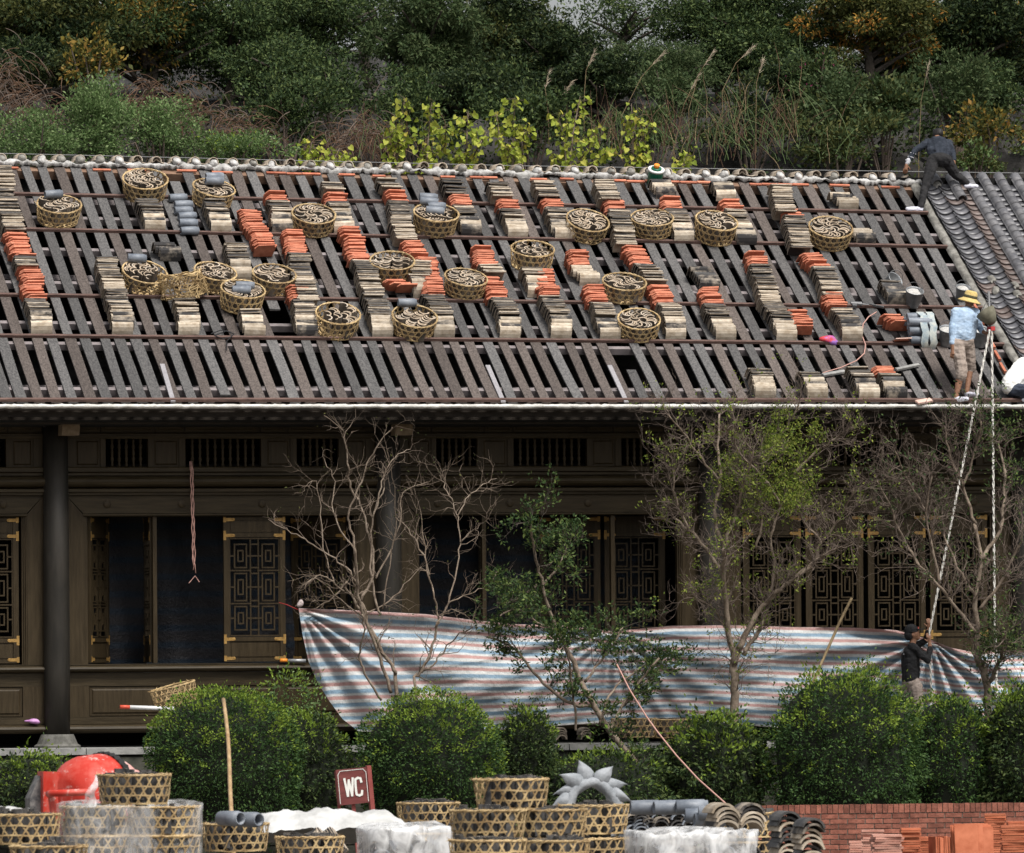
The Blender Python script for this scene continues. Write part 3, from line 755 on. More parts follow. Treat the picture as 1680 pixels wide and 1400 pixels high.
def crescent(k, side='tile_side'):
    mb = arc_plate(.082, radians(5), radians(175), .25, .021, 8)
    for i in range(8): mb.m[4*i+1] = 1      # the upper end of each plate is the pale cut edge
    return mb.mesh('tile', [M[side], M[k]], False)
CRES = [crescent(k) for k in ('tile_cut', 'tile_cut', 'tile_rim')]
CRES_PALE = [crescent(k, 'tile_black') for k in ('tile_cream', 'tile_cream', 'tile_smoke')]  # black faces paint in the dark inside the foreground baskets
def basket(Mx, label, group, contents=True, clabel=None, pat=0, seed=0, fill=1.0, sc=1.0, old=False, top=0.0):
    R_ = random.Random(seed*7+1)
    T = thing('basket', label, 'basket', Mx, group)
    if sc != 1: T.scale = (sc, sc, sc)
    w = link('weave', WEAVES[seed % 3], T, Matrix.Rotation(R_.uniform(0, 6), 4, 'Z')); r = link('rim', RIMS[seed % 2], T, Matrix.Rotation(R_.uniform(0, 6), 4, 'Z'))
    if not contents: return T
    B = thing('tile_bundle', clabel, 'tiles', Mx, 'tiles packed in baskets')
    if sc != 1: B.scale = (sc, sc, sc)
    spots = []
    if pat == 0:      # rosette: nested ring round a core
        for rad, sp in ((.205, .04), (.07, .05)):
            n = int(2*pi*rad/sp); a0 = R_.uniform(0, 6); gap = R_.randint(0, n)
            for i in range(n):
                if (i-gap) % n < 2 and rad > .1 and R_.random() < .7: continue
                a = a0+2*pi*i/n; spots.append((rad*cos(a)+R_.gauss(0, .005), rad*sin(a)+R_.gauss(0, .005), a+pi/2+R_.gauss(0, .08)))
    else:             # rows of nested arcs
        th = R_.uniform(-.5, .5)
        for y in (-.2, -.035, .13) if seed % 2 else (-.22, -.08, .07, .21):
            hl = sqrt(max(.01, .275**2-y*y)); fl = R_.choice((1, -1)); n = int(2*hl/.038); ph = R_.uniform(-.25, .25)
            for i in range(n):
                x = -hl+2*hl*(i+.5)/n; yy = y+.03*sin(x*9+ph*8)
                X, Y = x*cos(th)-yy*sin(th), x*sin(th)+yy*cos(th)
                if X*X+Y*Y > .25**2: continue
                spots.append((X+R_.gauss(0, .004), Y+R_.gauss(0, .004), th+(0 if fl > 0 else pi)+ph+cos(x*9+ph*8)*.25*fl+R_.gauss(0, .06)))
    for X, Y, a in spots:
        if R_.random() > fill: continue
        me = R_.choice(CRES if not top else CRES_PALE)
        dz = .025+top+R_.gauss(0, .014+top*.3)+.03*mnoise.noise((X*7, Y*7, seed))
        # plate axis is local Y -> stand it up along the basket axis; arc opens along direction a
        link('tile', me, B, Matrix.Translation((X, Y, dz)) @ Matrix.Rotation(a, 4, 'Z') @ Matrix(((0, 0, 1, 0), (1, 0, 0, 0), (0, 1, 0, 0), (0, 0, 0, 1))))
    return B
BASK = [ # cx, rim centre y, pattern, pipes on top [(px,py)], words
 (97,338,1,[(88,318)],'leftmost on the roof, one grey tile on its rim'),(239,297,1,[],'nearest the ridge, no grey tiles on it'),
 (349,309,0,[(352,289),(352,296)],'near the ridge with two grey tiles on top'),(235,446,1,[(225,423)],'directly left of the empty torn basket'),
 (352,446,1,[],'half hidden behind the empty torn basket'),(397,480,0,[(402,468),(396,475)],'below right of the torn basket, grey tiles inside'),
 (449,450,1,[],'third to the right of the torn basket'),(515,352,0,[],'in second row left of the long red stack'),
 (554,519,1,[],'leftmost of three in the fourth row'),(645,431,1,[],'with tiles rising over its left rim'),
 (679,520,1,[(668,496)],'in fourth row, one grey tile behind its rim'),(715,354,1,[(703,323),(704,330),(716,338),(714,345)],'heaped with four grey roll tiles'),
 (764,456,0,[],'with one red tile lying behind it'),(874,412,1,[],'just below second rail at the roof\'s middle'),
 (963,361,0,[],'first of three right of centre, second row'),(1072,358,0,[],'below the green water jug'),
 (1173,367,0,[],'third of three right of centre, second row'),(1024,463,1,[],'in third row, right of centre'),
 (1050,523,0,[],'rightmost of three in the fourth row'),(1363,374,0,[],'rightmost of all baskets on the roof')]
for i, (cx, cy, pat, pipes, words) in enumerate(BASK):
    x, t = roofxt(cx, cy, BH); a, u, n = roof_frame(x, t)
    Mx = frame(roof(x, t)+n*.022, a, u, n) @ Matrix.Rotation(R.uniform(-.1, .07), 4, 'X') @ Matrix.Rotation(R.uniform(-.08, .08), 4, 'Y') @ Matrix.Rotation(R.uniform(0, 6.28), 4, 'Z') @ Matrix.Diagonal((R.uniform(.95, 1.06), R.uniform(.93, 1.03), R.uniform(.9, 1.12), 1))
    B = basket(Mx, 'woven bamboo basket %s' % words, 'bamboo baskets on the roof deck', True, 'tiles on end in the basket %s' % words, pat, i+1, fill=.97 if i not in (8, 18, 9, 3, 13) else .7)
    for px, py in pipes:
        xx, tt = roofxt(px, py, BH+.1); c = roof(xx, tt, BH+.09)
        link('roll_tile', PIPE, B, Mx.inverted() @ frame(c, *roof_frame(xx, tt)) @ Matrix.Rotation(R.uniform(-.25, .25), 4, 'Z'))
# the torn empty basket, tipped on its side
mb = weave_me(.33, .36, .36, nd=26, rings=(.05, .2, .34, .5, .64, .8, .95), jit=.02, w=.016, seed=9); mb2 = rim_me(.36, .36, 5, .014, .03)
for q in (mb, mb2):
    nv = []
    for p in q.v:
        p = Vector(p); s = 1-.25*max(0, p.x/.36)*(p.z/.36); d = mnoise.noise_vector(p*4)*.045
        nv.append(tuple(Vector((p.x*s, p.y, p.z*(1-.18*max(0, p.y/.36))))+d))
    q.v = nv
x, t = roofxt(306, 470, .2); a, u, n = roof_frame(x, t)
TB = thing('basket', 'empty torn bamboo basket tipped over between full baskets', 'basket', frame(roof(x, t)+n*.05-u*.02, a, u, n) @ Matrix.Rotation(radians(-22), 4, 'X') @ Matrix.Rotation(radians(-10), 4, 'Y'), 'bamboo baskets on the roof deck')
mb.build('weave', M['bamboo'], TB); mb2.build('rim', M['bamboo'], TB)
# ================================================================== foliage helpers
def leaf_object(name, P, D, size, mats, parent=None, aspect=.45, up=None, kind=None, matidx=None, fold=.18, spread=None):
    """P (n,3) leaf bases, D (n,3) unit directions; one small folded leaf per point (2 quads share the midrib)"""
    n = len(P); D = D/np.maximum(1e-6, np.linalg.norm(D, axis=1, keepdims=True))
    U = rng.normal(size=(n, 3)) if up is None else up+rng.normal(size=(n, 3))*.45
    S = np.cross(D, U); S /= np.maximum(1e-6, np.linalg.norm(S, axis=1, keepdims=True)); Nn = np.cross(S, D)
    size = np.asarray(size).reshape(-1, 1)*np.ones((n, 1)); w = size*aspect*.5
    tip = P+D*size; mid = P+D*size*.45
    V = np.empty((n, 4, 3)); V[:, 0] = P; V[:, 1] = mid+S*w+Nn*size*fold*.5; V[:, 2] = tip-Nn*size*fold*.3; V[:, 3] = mid-S*w+Nn*size*fold*.5
    me = bpy.data.meshes.new(name); me.vertices.add(4*n); me.vertices.foreach_set('co', V.reshape(-1).astype(np.float32))
    me.loops.add(4*n); me.loops.foreach_set('vertex_index', np.arange(4*n, dtype=np.int32))
    me.polygons.add(n); me.polygons.foreach_set('loop_start', np.arange(0, 4*n, 4, dtype=np.int32)); me.polygons.foreach_set('loop_total', np.full(n, 4, dtype=np.int32))
    for m_ in (mats if isinstance(mats, (list, tuple)) else [mats]): me.materials.append(m_)
    if matidx is not None: me.polygons.foreach_set('material_index', matidx.astype(np.int32))
    me.update(); me.validate()
    return link(name, me, parent)
def unit(n):
    v = rng.normal(size=(n, 3)); return v/np.linalg.norm(v, axis=1, keepdims=True)
def nz3(P, s, seed=0): return np.array([mnoise.noise((p[0]*s+seed, p[1]*s, p[2]*s)) for p in P])
LM = {}
LM['box'] = leafmat('boxwood_leaf', [(0, (.02,.042,.014)), (.55, (.036,.075,.022)), (1, (.07,.12,.032))], .2)
LM['young'] = leafmat('young_leaf', [(0, (.1,.17,.022)), (1, (.24,.32,.05))], .35)
LM['dark'] = leafmat('dark_leaf', [(0, (.015,.029,.011)), (.6, (.042,.07,.024)), (1, (.11,.145,.048))], .2)
LM['deep'] = leafmat('deep_leaf', [(0, (.008,.017,.007)), (.6, (.025,.043,.016)), (1, (.075,.098,.035))], .2)
LM['olive'] = leafmat('olive_leaf', [(0, (.025,.035,.01)), (.6, (.06,.07,.02)), (1, (.12,.12,.035))], .3)
LM['yellow'] = leafmat('yellowing_leaf', [(0, (.1,.09,.02)), (.5, (.26,.2,.04)), (1, (.32,.17,.05))], .35)
LM['fresh'] = leafmat('fresh_leaf', [(0, (.06,.11,.035)), (.6, (.13,.2,.07)), (1, (.22,.29,.13))], .35)
LM['lime'] = leafmat('lime_leaf', [(0, (.15,.2,.025)), (.5, (.3,.36,.05)), (.85, (.42,.44,.08)), (1, (.45,.38,.07))], .4)
LM['bamboo'] = leafmat('bamboo_leaf', [(0, (.03,.055,.02)), (.6, (.06,.09,.035)), (1, (.11,.14,.06))], .3)
LM['tuft'] = leafmat('tuft_leaf', [(0, (.06,.1,.015)), (.5, (.14,.19,.03)), (1, (.27,.29,.06))], .35)
LM['evg'] = leafmat('evergreen_leaf', [(0, (.02,.04,.015)), (.6, (.045,.08,.025)), (1, (.14,.18,.05))], .25)
LM['pink'] = leafmat('pink_flower', [(0, (.5,.04,.2)), (1, (.6,.1,.3))], .3)
LM['orange'] = leafmat('orange_leaf', [(0, (.35,.14,.03)), (1, (.4,.25,.05))], .3)
M['bark'] = mat('pale_bark', (.1,.073,.053), .9, (.27,.215,.165), 8, bump=.5, bscale=40)
M['bark_dark'] = mat('dark_bark', (.03,.025,.02), .95, (.09,.075,.06), 6, bump=.5, bscale=20)
M['twig'] = mat('twig', (.09,.066,.048), .9, (.2,.155,.118), 5)
M['twig_red'] = mat('twig_brown', (.075,.055,.045), .9, (.16,.125,.1), 5)
M['core'] = mat('shrub_core_shade', (.008,.011,.006), 1.0)  # near-black stands in for the shade deep between the leaves

def shrub(name, label, px0, px1, py0, py1, Y, n=9000, leaf=.055, lm=None, young=.12, lump=.08, group=None, cat='shrub', yscale=1.0, coreon=True):
    c = aty((px0+px1)/2, (py0+py1)/2, Y); s = px_per_m(c)
    rx, rz = (px1-px0)/2/s, (py1-py0)/2/s; ry = rx*yscale
    base = Vector((c.x, c.y, c.z-rz)); T = thing(name, label, cat, base, group)
    d = unit(n); d[:, 1] = np.where(d[:, 1] > .35, -d[:, 1], d[:, 1])
    dep = 1-np.abs(rng.normal(size=n))*.09
    nn = nz3(d, 2.6, px0)*lump*1.6+nz3(d, 7, px1)*lump
    low = d[:, 2] < 0; fz = d[:, 2].copy()
    r = dep*(1+nn); hr = np.hypot(d[:, 0], d[:, 1])+1e-6; k2 = np.where(low, np.minimum(1/hr, 1.0/np.maximum(.3, 1-.45*(1-hr))), 1.0)
    k2 = np.where(low, (1-.18*fz**2)/hr, 1.0)
    P = np.stack([d[:, 0]*k2*rx*r, d[:, 1]*k2*ry*r, fz*rz*r+rz], 1)
    Dn = d*.75+unit(n)*.75; Dn[:, 2] += .15
    st = nz3(d, 9, px1+5); k9 = (st > .42) & (d[:, 2] > -.1) & (rng.random(n) < .5); P[k9] += d[k9]*((.03+.1*rng.random(k9.sum()))*(1 if lump < .1 else 1.8))[:, None]*np.array([.6, .6, 1.4])
    hole = nz3(d, 5.5, px0+9) > .46
    keep = ~hole | (rng.random(n) < .25); P, Dn, d, nn = P[keep], Dn[keep], d[keep], nn[keep]
    cl = nz3(d, 5, px0+3)+.6*d[:, 2]+rng.normal(size=len(P))*.18
    yi = cl > np.quantile(cl, 1-young) if young > 0 else np.zeros(len(P), bool)
    P[yi] += d[yi]*.02
    leaf_object('crown', P, Dn, leaf*(.7+.6*rng.random(len(P))), [lm or LM['box'], LM['young']], T, matidx=yi.astype(np.int32))
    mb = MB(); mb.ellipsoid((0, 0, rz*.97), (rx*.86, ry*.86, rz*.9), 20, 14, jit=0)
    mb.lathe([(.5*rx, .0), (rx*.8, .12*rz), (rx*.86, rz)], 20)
    if coreon: mb.build('dark_core', M['core'], T, smooth=True)  # added solid core, blocks the view through the foliage
    mb = MB(); mb.tube([(0, 0, -(base.z-gz(base.x, base.y))-.1), (.03, 0, rz*.5)], [.06, .04], 6); mb.build('trunk', M['bark_dark'], T)
    return T
SH = [
 ('clipped boxwood ball left of the bamboo pole, largest round shrub', 233, 500, 1126, 1345, -4.2, 15000, .05, LM['box'], .16, .05),
 ('clipped boxwood ball behind the WC sign', 580, 826, 1134, 1345, -4.2, 14000, .05, LM['box'], .16, .05),
 ('loose dark shrub between the two clipped balls', 440, 575, 1165, 1340, -3.6, 5000, .055, LM['dark'], .08, .16),
 ('small dark shrub right of the second clipped ball', 812, 915, 1158, 1330, -3.8, 5000, .055, LM['dark'], .05, .12),
 ('leafy shrub at the foot of the bare tree right of centre', 1075, 1262, 1172, 1345, -3.8, 6500, .075, LM['dark'], .1, .16),
 ('large bushy shrub in front of the man hauling rope', 1254, 1512, 1092, 1345, -4.6, 15000, .055, LM['box'], .13, .13),
 ('dark green shrub right of the largest bush', 1475, 1632, 1136, 1345, -3.9, 7500, .055, LM['box'], .12, .14),
 ('leafy shrub cut by the right edge of the photo', 1600, 1760, 1118, 1345, -4.3, 8000, .07, LM['dark'], .08, .14),
 ('low creeping hedge behind the red cement mixer', -30, 135, 1238, 1345, -3.0, 4200, .06, LM['dark'], .12, .2),
 ('low tangled shrub below the leaning evergreen tree', 878, 1095, 1232, 1350, -4.0, 4500, .07, LM['dark'], .06, .3),
 ('wispy green shrub in front of the striped sheet knot', 428, 522, 1098, 1195, -3.3, 900, .06, LM['fresh'], .15, .3),
]
for q in SH:
    shrub('shrub', q[0], *q[1:6], n=q[6], leaf=q[7], lm=q[8], young=q[9]*1.5, lump=q[10], group='shrubs in front of the hall', coreon=q[6] > 1000)
# creepers on the retaining wall: uncountable
n = 5200; X = rng.uniform(-9, 9, n); Z = -1.7+1.5*rng.random(n)**1.6
k = np.array([mnoise.noise((x*.8, z*1.4, 4)) for x, z in zip(X, Z)]) > -.05
P = np.stack([X, np.full(n, PY-.03)-rng.random(n)*.22, Z], 1)[k]; D = unit(len(P)); D[:, 1] -= .8; D[:, 2] -= .2
o = leaf_object('wall_creeper', P, D, .06+.05*rng.random(len(P)), LM['dark']); o['kind'] = 'stuff'; o['label'] = 'green creepers covering the retaining wall'
n = 2600; X = rng.uniform(-1.5, 7.5, n); P = np.stack([X, rng.uniform(-5.6, -4.8, n), -1.7+.45*rng.random(n)*(1+.5*np.sin(X*3))], 1); D = unit(n); D[:, 2] += .5
o = leaf_object('ground_cover', P, D, .07, LM['fresh']); o['kind'] = 'stuff'; o['label'] = 'low green ground cover below the shrubs'

# ================================================================== bare trees
def grow(mb, p, d, L, r, lvl, R_, tips, up=.25, nseg=5, wob=.28, sides=4, mat_=0, kids=(3, 5)):
    pts = [p.copy()]; rad = [r]
    for i in range(nseg):
        d = (d+Vector((R_.gauss(0, wob), R_.gauss(0, wob), R_.gauss(0, wob)+up*.25))).normalized(); p = p+d*(L/nseg); pts.append(p.copy()); rad.append(r*(1-.8*(i+1)/nseg))
    mb.tube(pts, rad, sides, mat_, cap=False)
    tips.append((pts[-1], d))
    if lvl <= 0: return
    for _ in range(R_.randint(*kids)):
        i = R_.randint(1, nseg); q = pts[i]; dd = (pts[i]-pts[i-1]).normalized()
        s = Vector((R_.gauss(0, 1), R_.gauss(0, 1), R_.gauss(0, 1))); s = (s-dd*s.dot(dd)).normalized()
        grow(mb, q, (dd*.7+s*.85+Vector((0, 0, up))).normalized(), L*R_.uniform(.4, .7), max(.0022, r*.55), lvl-1, R_, tips, up, nseg, wob, 3, mat_, kids)
def bare_tree(label, Y, limbs, seed, twig_mat, tw=(1, 16, .55), leaf=None, side=1.0, up=.25, rs=1.0):
    """limbs: list of (radius_px0, radius_px1, [(px,py), ...]) drawn in the tree's own plane, then given depth"""
    R_ = random.Random(seed); p0 = aty(*limbs[0][2][0], Y); s = px_per_m(p0)
    base = Vector((p0.x, p0.y, gz(p0.x, p0.y)))
    T = thing('bare_tree', label, 'tree', base, 'bare trees in front of the hall')
    mt, tips, mb2 = MB(), [], MB()
    first = True
    for li, (r0, r1, pts) in enumerate(limbs):
        dep = R_.uniform(-1, 1)*.9*side if li else 0
        P = []
        for i, (x, y) in enumerate(pts):
            f = i/(len(pts)-1) if len(pts) > 1 else 0
            P.append(aty(x, y, Y+dep*f*f*.9+R_.uniform(-.03, .03)))
        if first: P = [Vector((P[0].x+.02, P[0].y, base.z-.1))]+P; first = False
        # smooth resample
        Q = []
        for i in range(len(P)-1):
            a, b = P[i], P[i+1]; m0 = (P[min(i+1, len(P)-1)]-P[max(i-1, 0)])*.5; m1 = (P[min(i+2, len(P)-1)]-P[i])*.5
            for k in range(4):
                t = k/4; Q.append(a*(2*t**3-3*t*t+1)+m0*(t**3-2*t*t+t)+b*(-2*t**3+3*t*t)+m1*(t**3-t*t))
        Q.append(P[-1])
        rad = [rs*(r0+(r1-r0)*i/(len(Q)-1))/s for i in range(len(Q))]
        Q = [q+Vector((R_.gauss(0, .012), R_.gauss(0, .012), R_.gauss(0, .008))) for q in Q]
        mt.tube([q-base for q in Q], rad, 7)
        lv, cnt, LL = tw
        for _ in range(cnt):
            i = R_.randint(max(1, int(len(Q)*.3)), len(Q)-1); dd = (Q[i]-Q[i-1]).normalized()
            sv = Vector((R_.gauss(0, 1), R_.gauss(0, .8), R_.gauss(0, 1))); sv = (sv-dd*sv.dot(dd)).normalized()
            grow(mb2, Q[i]-base, (dd*.6+sv*.8+Vector((0, 0, up))).normalized(), LL*R_.uniform(.5, 1.3), min(.008, rad[i]*.4)+.002, lv, R_, tips, up)
    mt.build('trunk', M['bark'], T, smooth=True); tw_o = mb2.build('twigs', twig_mat, T); tw_o['kind'] = 'stuff'
    if leaf:
        nper, size, lm, sel = leaf
        tp = [(t, d) for t, d in tips if sel(t+base)]
        P = np.array([t for t, d in tp for _ in range(nper)]); Dd = np.array([d for t, d in tp for _ in range(nper)])
        if len(P):
            P = P+rng.normal(size=P.shape)*.035; leaf_object('crown', P, Dd+unit(len(P))*1.0, size*(.6+.7*rng.random(len(P))), lm, T)
    return T
def pxsel(fn):
    def g(p):
        q = p-CAM; z = q.dot(fwd); return fn(840+F_PX*q.dot(cam_r)/z, 700-F_PX*q.dot(cam_u)/z)
    return g
rl = random.Random(4)
bare_tree('pale bare tree with forked trunks in front of the striped sheet', -3.0, [
 (8, 7, [(648,1140),(645,1100),(622,1060),(600,1010),(592,985)]), (7, 5, [(642,1135),(628,1095),(606,1035),(590,990),(585,940),(582,900)]),
 (5, 3, [(627,1150),(600,1105),(590,1080),(596,1040),(595,1010)]),
 (6, 3.5, [(600,1010),(575,975),(560,960)]), (6, 3, [(592,985),(612,940),(610,890),(598,850),(588,820)]), (5, 2.5, [(625,1010),(612,960),(608,900),(612,850),(630,800)]),
 (5, 2, [(585,940),(578,880),(572,840),(590,800),(600,770),(618,735),(645,700)]), (4.5, 1.6, [(588,820),(575,800),(572,760),(565,720),(556,700),(530,682)]),
 (4, 1.5, [(590,960),(565,930),(530,905),(500,885),(470,870),(440,852)]), (4, 1.6, [(570,955),(540,985),(515,1000)]), (3.5, 1.4, [(580,900),(555,860),(545,825),(550,790),(535,760)]),
 (4, 1.4, [(618,950),(640,900),(655,850),(660,810),(700,790)]), (3.5, 1.2, [(600,1010),(640,985),(665,960),(690,930)]), (3.5, 1.2, [(612,850),(625,800),(635,770),(655,745),(672,738)]),
 (3.5, 1.2, [(565,970),(540,950),(520,945),(500,965)]), (3, 1, [(550,960),(530,900),(525,830),(518,790),(500,800)]), (3, 1, [(628,1000),(638,930),(648,870),(646,800),(634,740)]),
 (3, 1, [(600,1015),(560,985),(520,950),(498,960)])], 31, M['twig'], (1, 7, .42), (1, .04, LM['olive'], lambda p: rl.random() < .3), rs=.42)
bare_tree('slender bare tree rising from behind the second clipped shrub', -3.2, [
 (6, 5, [(682,1136),(685,1110),(700,1085),(712,1050),(718,1020)]), (4, 2, [(718,1020),(716,990),(706,950),(690,900),(670,870),(650,850)]), (4, 2, [(690,1105),(715,1085),(735,1060),(755,1040),(775,1030)]),
 (4, 1.8, [(716,1030),(735,990),(748,940),(755,890),(750,850),(742,825)]), (3, 1.2, [(755,890),(775,870),(795,855)]), (3, 1.2, [(750,850),(765,820),(785,800),(812,785)]), (3, 1, [(706,950),(696,900),(692,860),(688,820)]),
 (3, 1.2, [(735,990),(770,975),(800,960),(820,935)]), (3, 1, [(742,825),(730,800),(722,780)]), (3, 1, [(720,1010),(740,1000),(765,1010)])], 32, M['twig'], (1, 8, .42), (1, .04, LM['olive'], lambda p: rl.random() < .3), rs=.42)
# the evergreen in the middle: a leaning trunk, dense top at the left, bush of leaves lower down
rb = random.Random(8)
bare_tree('leaning evergreen tree with leafy top left of centre of the striped sheet', -3.4, [
 (9, 8, [(1078,1310),(1040,1250),(1005,1205),(975,1160),(955,1120)]), (8, 5, [(955,1120),(935,1075),(918,1040),(900,1005)]), (5, 3, [(900,1005),(890,960),(880,920),(872,880),(868,856)]), (5, 3, [(975,1160),(940,1155),(900,1130),(870,1095),(845,1065),(800,1045)]),
 (4, 2, [(890,960),(915,930),(930,900)]), (4, 2, [(880,960),(845,985),(815,990)]), (5, 3, [(1000,1200),(1020,1160),(1050,1120),(1080,1080)]), (4, 2, [(960,1120),(985,1085),(1010,1050),(1020,1030)]),
 (4, 2, [(945,1200),(942,1150),(935,1100),(930,1060)]), (4, 2, [(985,1190),(1000,1140),(1030,1110),(1090,1075)]), (4, 2, [(918,1040),(880,1020),(850,1000),(820,1010)])],
 33, M['bark_dark'], (2, 8, .42), (6, .065, LM['evg'], lambda p: rb.random() < .9), rs=.6)
g4 = random.Random(9)
bare_tree('dense twiggy tree with fresh green tuft right of centre', -3.3, [
 (13, 11, [(1204,1172),(1206,1130),(1205,1090),(1212,1065)]), (9, 6, [(1206,1090),(1196,1040),(1190,990),(1186,940),(1188,900)]), (9, 5, [(1212,1065),(1235,1020),(1260,985),(1290,960),(1330,930)]), (7, 4, [(1220,1075),(1245,1035),(1258,1000)]),
 (6, 3, [(1188,900),(1175,850),(1180,790),(1178,730),(1180,680)]), (6, 3, [(1186,940),(1160,900),(1130,870),(1105,850)]), (5, 2.5, [(1188,900),(1205,850),(1220,800),(1235,740)]), (5, 2.5, [(1260,985),(1270,930),(1265,880),(1280,830),(1300,780)]),
 (5, 2, [(1330,930),(1345,890),(1320,860),(1310,830)]), (5, 2, [(1290,960),(1330,925),(1365,905),(1400,890)]), (4, 2, [(1180,790),(1150,750),(1120,710),(1095,680)]), (4, 2, [(1220,800),(1260,750),(1290,700),(1310,665)]), (4, 2, [(1300,780),(1340,740),(1370,720),(1400,700)]), (4, 2, [(1345,890),(1380,850),(1400,800)]), (4, 2, [(1196,1040),(1170,1000),(1140,980)]), (4, 2, [(1130,870),(1110,820),(1105,770)]), (4, 2, [(1240,900),(1250,850),(1240,800),(1250,720)]), (4, 2, [(1280,830),(1250,780),(1210,740),(1205,690)])],
 34, M['twig_red'], (2, 20, .5), (6, .05, LM['tuft'], pxsel(lambda x, y: ((x-1295)/50)**2+((y-760)/85)**2 < 1.0 or ((x-1320)/30)**2+((y-720)/40)**2 < 1 or ((x-1205)/50)**2+((y-810)/70)**2 < .9 and g4.random() < .4 or g4.random() < .09)), rs=.58)
g5 = random.Random(10)
bare_tree('twiggy dark tree with hanging rope, cut by the right edge', -3.3, [
 (12, 10, [(1622,1175),(1618,1120),(1606,1080),(1604,1040)]), (7, 4, [(1622,1120),(1640,1080),(1650,1040)]), (8, 5, [(1604,1040),(1600,980),(1610,920),(1600,860)]), (6, 3, [(1604,1040),(1570,1000),(1540,960),(1510,930),(1490,900)]), (6, 3, [(1610,920),(1640,870),(1650,800),(1640,730)]),
 (5, 2.5, [(1600,860),(1580,800),(1560,750),(1550,700)]), (5, 2, [(1540,960),(1530,900),(1520,840),(1530,780)]), (5, 2, [(1600,980),(1570,930),(1550,880),(1545,830)]), (4, 2, [(1580,800),(1600,740),(1610,690)]), (5, 2, [(1604,1000),(1640,960),(1670,900),(1680,860)]), (4, 2, [(1510,930),(1480,880),(1460,830),(1440,790)]), (4, 2, [(1520,840),(1490,790),(1470,740)])],
 35, M['twig_red'], (2, 20, .5), (5, .055, LM['evg'], pxsel(lambda x, y: (x > 1600 and y < 800 and g5.random() < .4) or (x > 1610 and y > 1000 and g5.random() < .7) or g5.random() < .1)), rs=.58)

# ================================================================== the hillside behind
def hz_(x, y):
    a = 5.2+4.1*min(1, max(0, (y-8.2)/3.6))**1.2
    b = 1.5*min(1, max(0, (y-12)/5)); c = 1.6*min(1, max(0, (y-17)/12)) - .03*max(0, y-30)
    return a+b+c
m = MB(); rows = []
for j in range(70):
    y = 8.2+.16*j if j < 45 else 15.2+(j-44)*1.6; row = []
    for i in range(150):
        x = -14+.24*i; p = Vector((x, y, 0))
        led = mnoise.fractal((x*.5, y*1.3, 0), 1, 2, 5)*.55+.16*round(3*mnoise.noise((x*.8, y*.9, 3)))/1.0
        row.append((x, y-.5*mnoise.noise((x*.7, 2, y)), hz_(x, y)+led*(1 if y < 16 else .4)))
    rows.append(row)
m.quad_grid(rows); M['rock'] = mat('dark_rock', (.01,.0095,.009), .95, (.045,.042,.039), 1.6, bump=1.0, bscale=5, stretch=(1,1,3))
struct(m.build('hillside', M['rock'], smooth=False))
m = MB(); m.poly([(-900, 40, 6), (900, 40, 6), (900, 41, -2), (-900, 41, -2)])
def hz_at(x, y): return hz_(x, y)
n = 26000; X = rng.uniform(-11, 13, n); Yv = 9+6.5*rng.random(n)
kk = np.array([mnoise.fractal((x*.45, y*.8, 7), 1, 2, 3) for x, y in zip(X, Yv)]) > -.12; X, Yv = X[kk], Yv[kk]
P = np.array([(x, y-.05, hz_(x, y)+.1+.5*random.random()**2) for x, y in zip(X, Yv)]); D = unit(len(P)); D[:, 2] += .3; D[:, 1] -= .3
o = leaf_object('undergrowth', P, D, .06+.07*rng.random(len(P)), [LM['deep'], LM['olive'], LM['dark']], matidx=(rng.random(len(P))*3).astype(np.int32)); o['kind'] = 'stuff'; o['label'] = 'dark undergrowth covering the rocky slope'
CROWNS = {}
def crown_mesh(key, lm, n, leaf, seed, clumps=52, asp=.42, droop=-.1):
    R_ = np.random.default_rng(seed); C = R_.normal(size=(clumps, 3)); C /= np.linalg.norm(C, axis=1, keepdims=True); C *= (R_.random((clumps, 1))**.45)
    rr = .15+.2*R_.random(clumps); w = rr**2; w /= w.sum()
    idx = R_.choice(clumps, n, p=w); d = R_.normal(size=(n, 3)); d /= np.linalg.norm(d, axis=1, keepdims=True)
    P = C[idx]*.78+d*(rr[idx]*(.55+.45*R_.random(n)**.6))[:, None]*np.array([1.1, 1.1, .8])
    D = d*.8+R_.normal(size=(n, 3))*.55; D[:, 2] += droop
    return P, D
def big_tree(label, px, py, Y, rx, rz, lm, n, leaf, seed, group='trees on the hillside', asp=.42, extra=None, trunk=True, name='hillside_tree', droop=-.1):
    c = aty(px, py, Y); zb = hz_at(c.x, c.y)-.1
    T = thing(name, label, 'tree', (c.x, c.y, zb), group)
    P, D = crown_mesh(seed, lm, n, leaf, seed, asp=asp, droop=droop); P = P*np.array([rx, rx*.8, rz])+np.array([0, 0, c.z-zb])
    idx = None; mats = [lm]
    if extra is not None:
        mats = [lm, extra[0]]; q = nz3(P, 1.1, seed)+.25*rng.normal(size=len(P)); idx = (q > np.quantile(q, 1-extra[1])).astype(np.int32)
    leaf_object('crown', P, D, leaf*(.6+.7*rng.random(n)), mats, T, aspect=asp, matidx=idx)
    mb = MB(); R_ = random.Random(seed)
    H = max(.3, c.z-zb)
    mb.tube([(0, 0, 0), (R_.uniform(-.2, .2), 0, H*.5), (R_.uniform(-.3, .3), 0, H)], [.12, .09, .05], 7)
    for _ in range(7):
        a = R_.uniform(0, 6.28); z0 = H*R_.uniform(.3, .9); mb.tube([(0, 0, z0), (rx*.4*cos(a), rx*.3*sin(a), z0+rz*.3), (rx*.75*cos(a), rx*.6*sin(a), z0+rz*.5)], [.05, .03, .012], 5)
    mb.build('trunk', M['bark_dark'], T)
    return T
